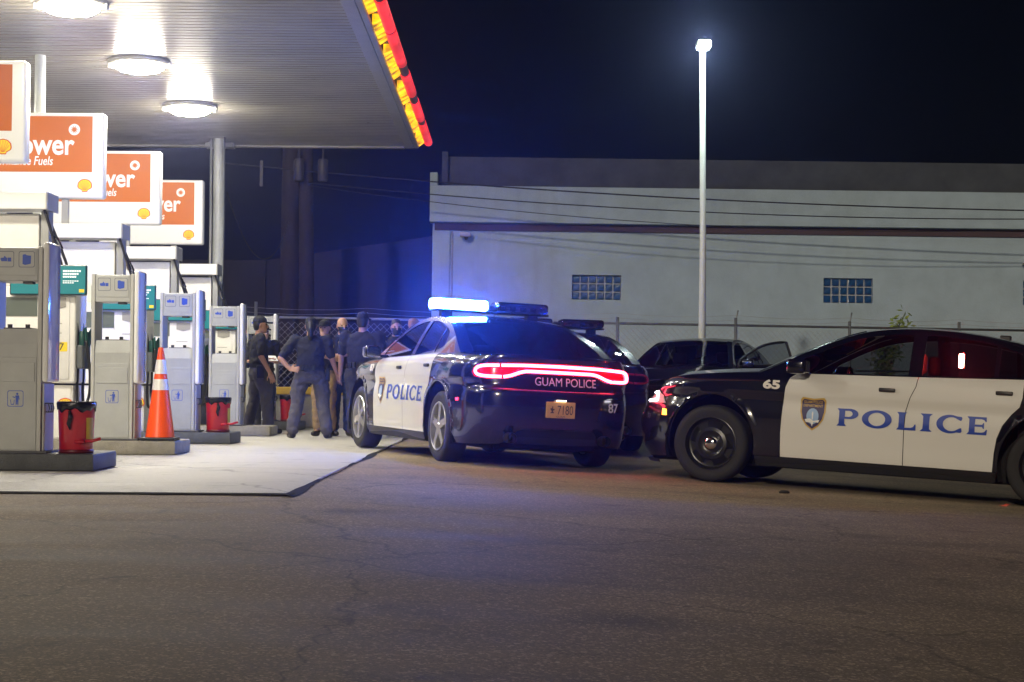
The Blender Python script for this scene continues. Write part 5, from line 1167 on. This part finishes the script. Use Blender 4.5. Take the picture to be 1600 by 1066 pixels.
P[6] = person('bald man in dark tee shirt, jeans and black face mask', -2.50, 26.35, .35, 1.74, K_tee, K_jean, skin_l, dict(L=fold(1), R=fold(-1)), build=1.08, mask=True)
P[7] = person('officer in dark uniform and cap with back turned by the front wheel', -2.08, 24.95, PI - .25, 1.76, K_navy, K_troub, skin_a, dict(L=hang(1, .06), R=((-.28, .0, 1.13), (-.27, -.2, 1.0), (.2, -.9, -.2), (.8, 0, .3), .5, .05)), build=1.3, fat=.05, cap=True, hair='short', patches=True, holster=True)
P[8] = person('masked man with short dark hair facing the camera behind the windscreen', -1.72, 26.55, .2, 1.73, K_navy, K_troub, skin_a, dict(L=note(1), R=note(-1)), mask=True, hair='short', build=1.08)
P[9] = person('bald man at the right end of the group, tinted blue by the lights', -1.50, 27.2, PI / 2 + .9, 1.78, K_navy, K_troub, skin_b, dict(L=hang(1), R=hang(-1)), build=1.08)
for k, (dx, dy) in {3: (.05, -.3), }.items():
    pp = P[k]; q = pp.matrix_basis
    mb = MB(); mb.box(-.1, .1, -.002, .002, -.07, .07); o = mb.build('paper_sheet', mat('paper', (.75, .75, .75), .7)); v = Vector((pp.location.x + .0 + math.sin(.5) * .33, pp.location.y - math.cos(.5) * .33, 1.17)); o.location = v; o.rotation_euler = (R(-55), 0, .5); tag(o, 'white sheet of paper held by the officer in the dark cap', 'paper')

# ------------------------------------------------------------------ haze added to stand in for lens bloom round the lamps
hz = bpy.data.materials.new('bloom_haze'); hz.use_nodes = True; nt = hz.node_tree; nt.nodes.clear()
ho = nt.nodes.new('ShaderNodeOutputMaterial'); pv = nt.nodes.new('ShaderNodeVolumePrincipled'); pv.inputs['Density'].default_value = .0018; pv.inputs['Color'].default_value = (.45, .5, 1, 1); pv.inputs['Anisotropy'].default_value = .92
nt.links.new(pv.outputs[0], ho.inputs['Volume'])
mb = MB(); mb.box(-620, 620, -70, 920, -3, 11); tag(mb.build('haze', hz), kind='stuff')

st = MB(); st.lathe([(.001, 0), (.03, .002), (.034, .015), (.02, .028), (.001, .03)], 9)
for v in st.bm.verts: v.co.x *= 1.5; v.co.y *= .9
o = st.build('stone', mat('stone_dark', (.02, .018, .016), .8), smooth=True); o.location = (2.42, 15.9, gz(2.42, 15.9) - .006); tag(o, 'small dark stone lying on the asphalt below the front police car wheel', 'stone')
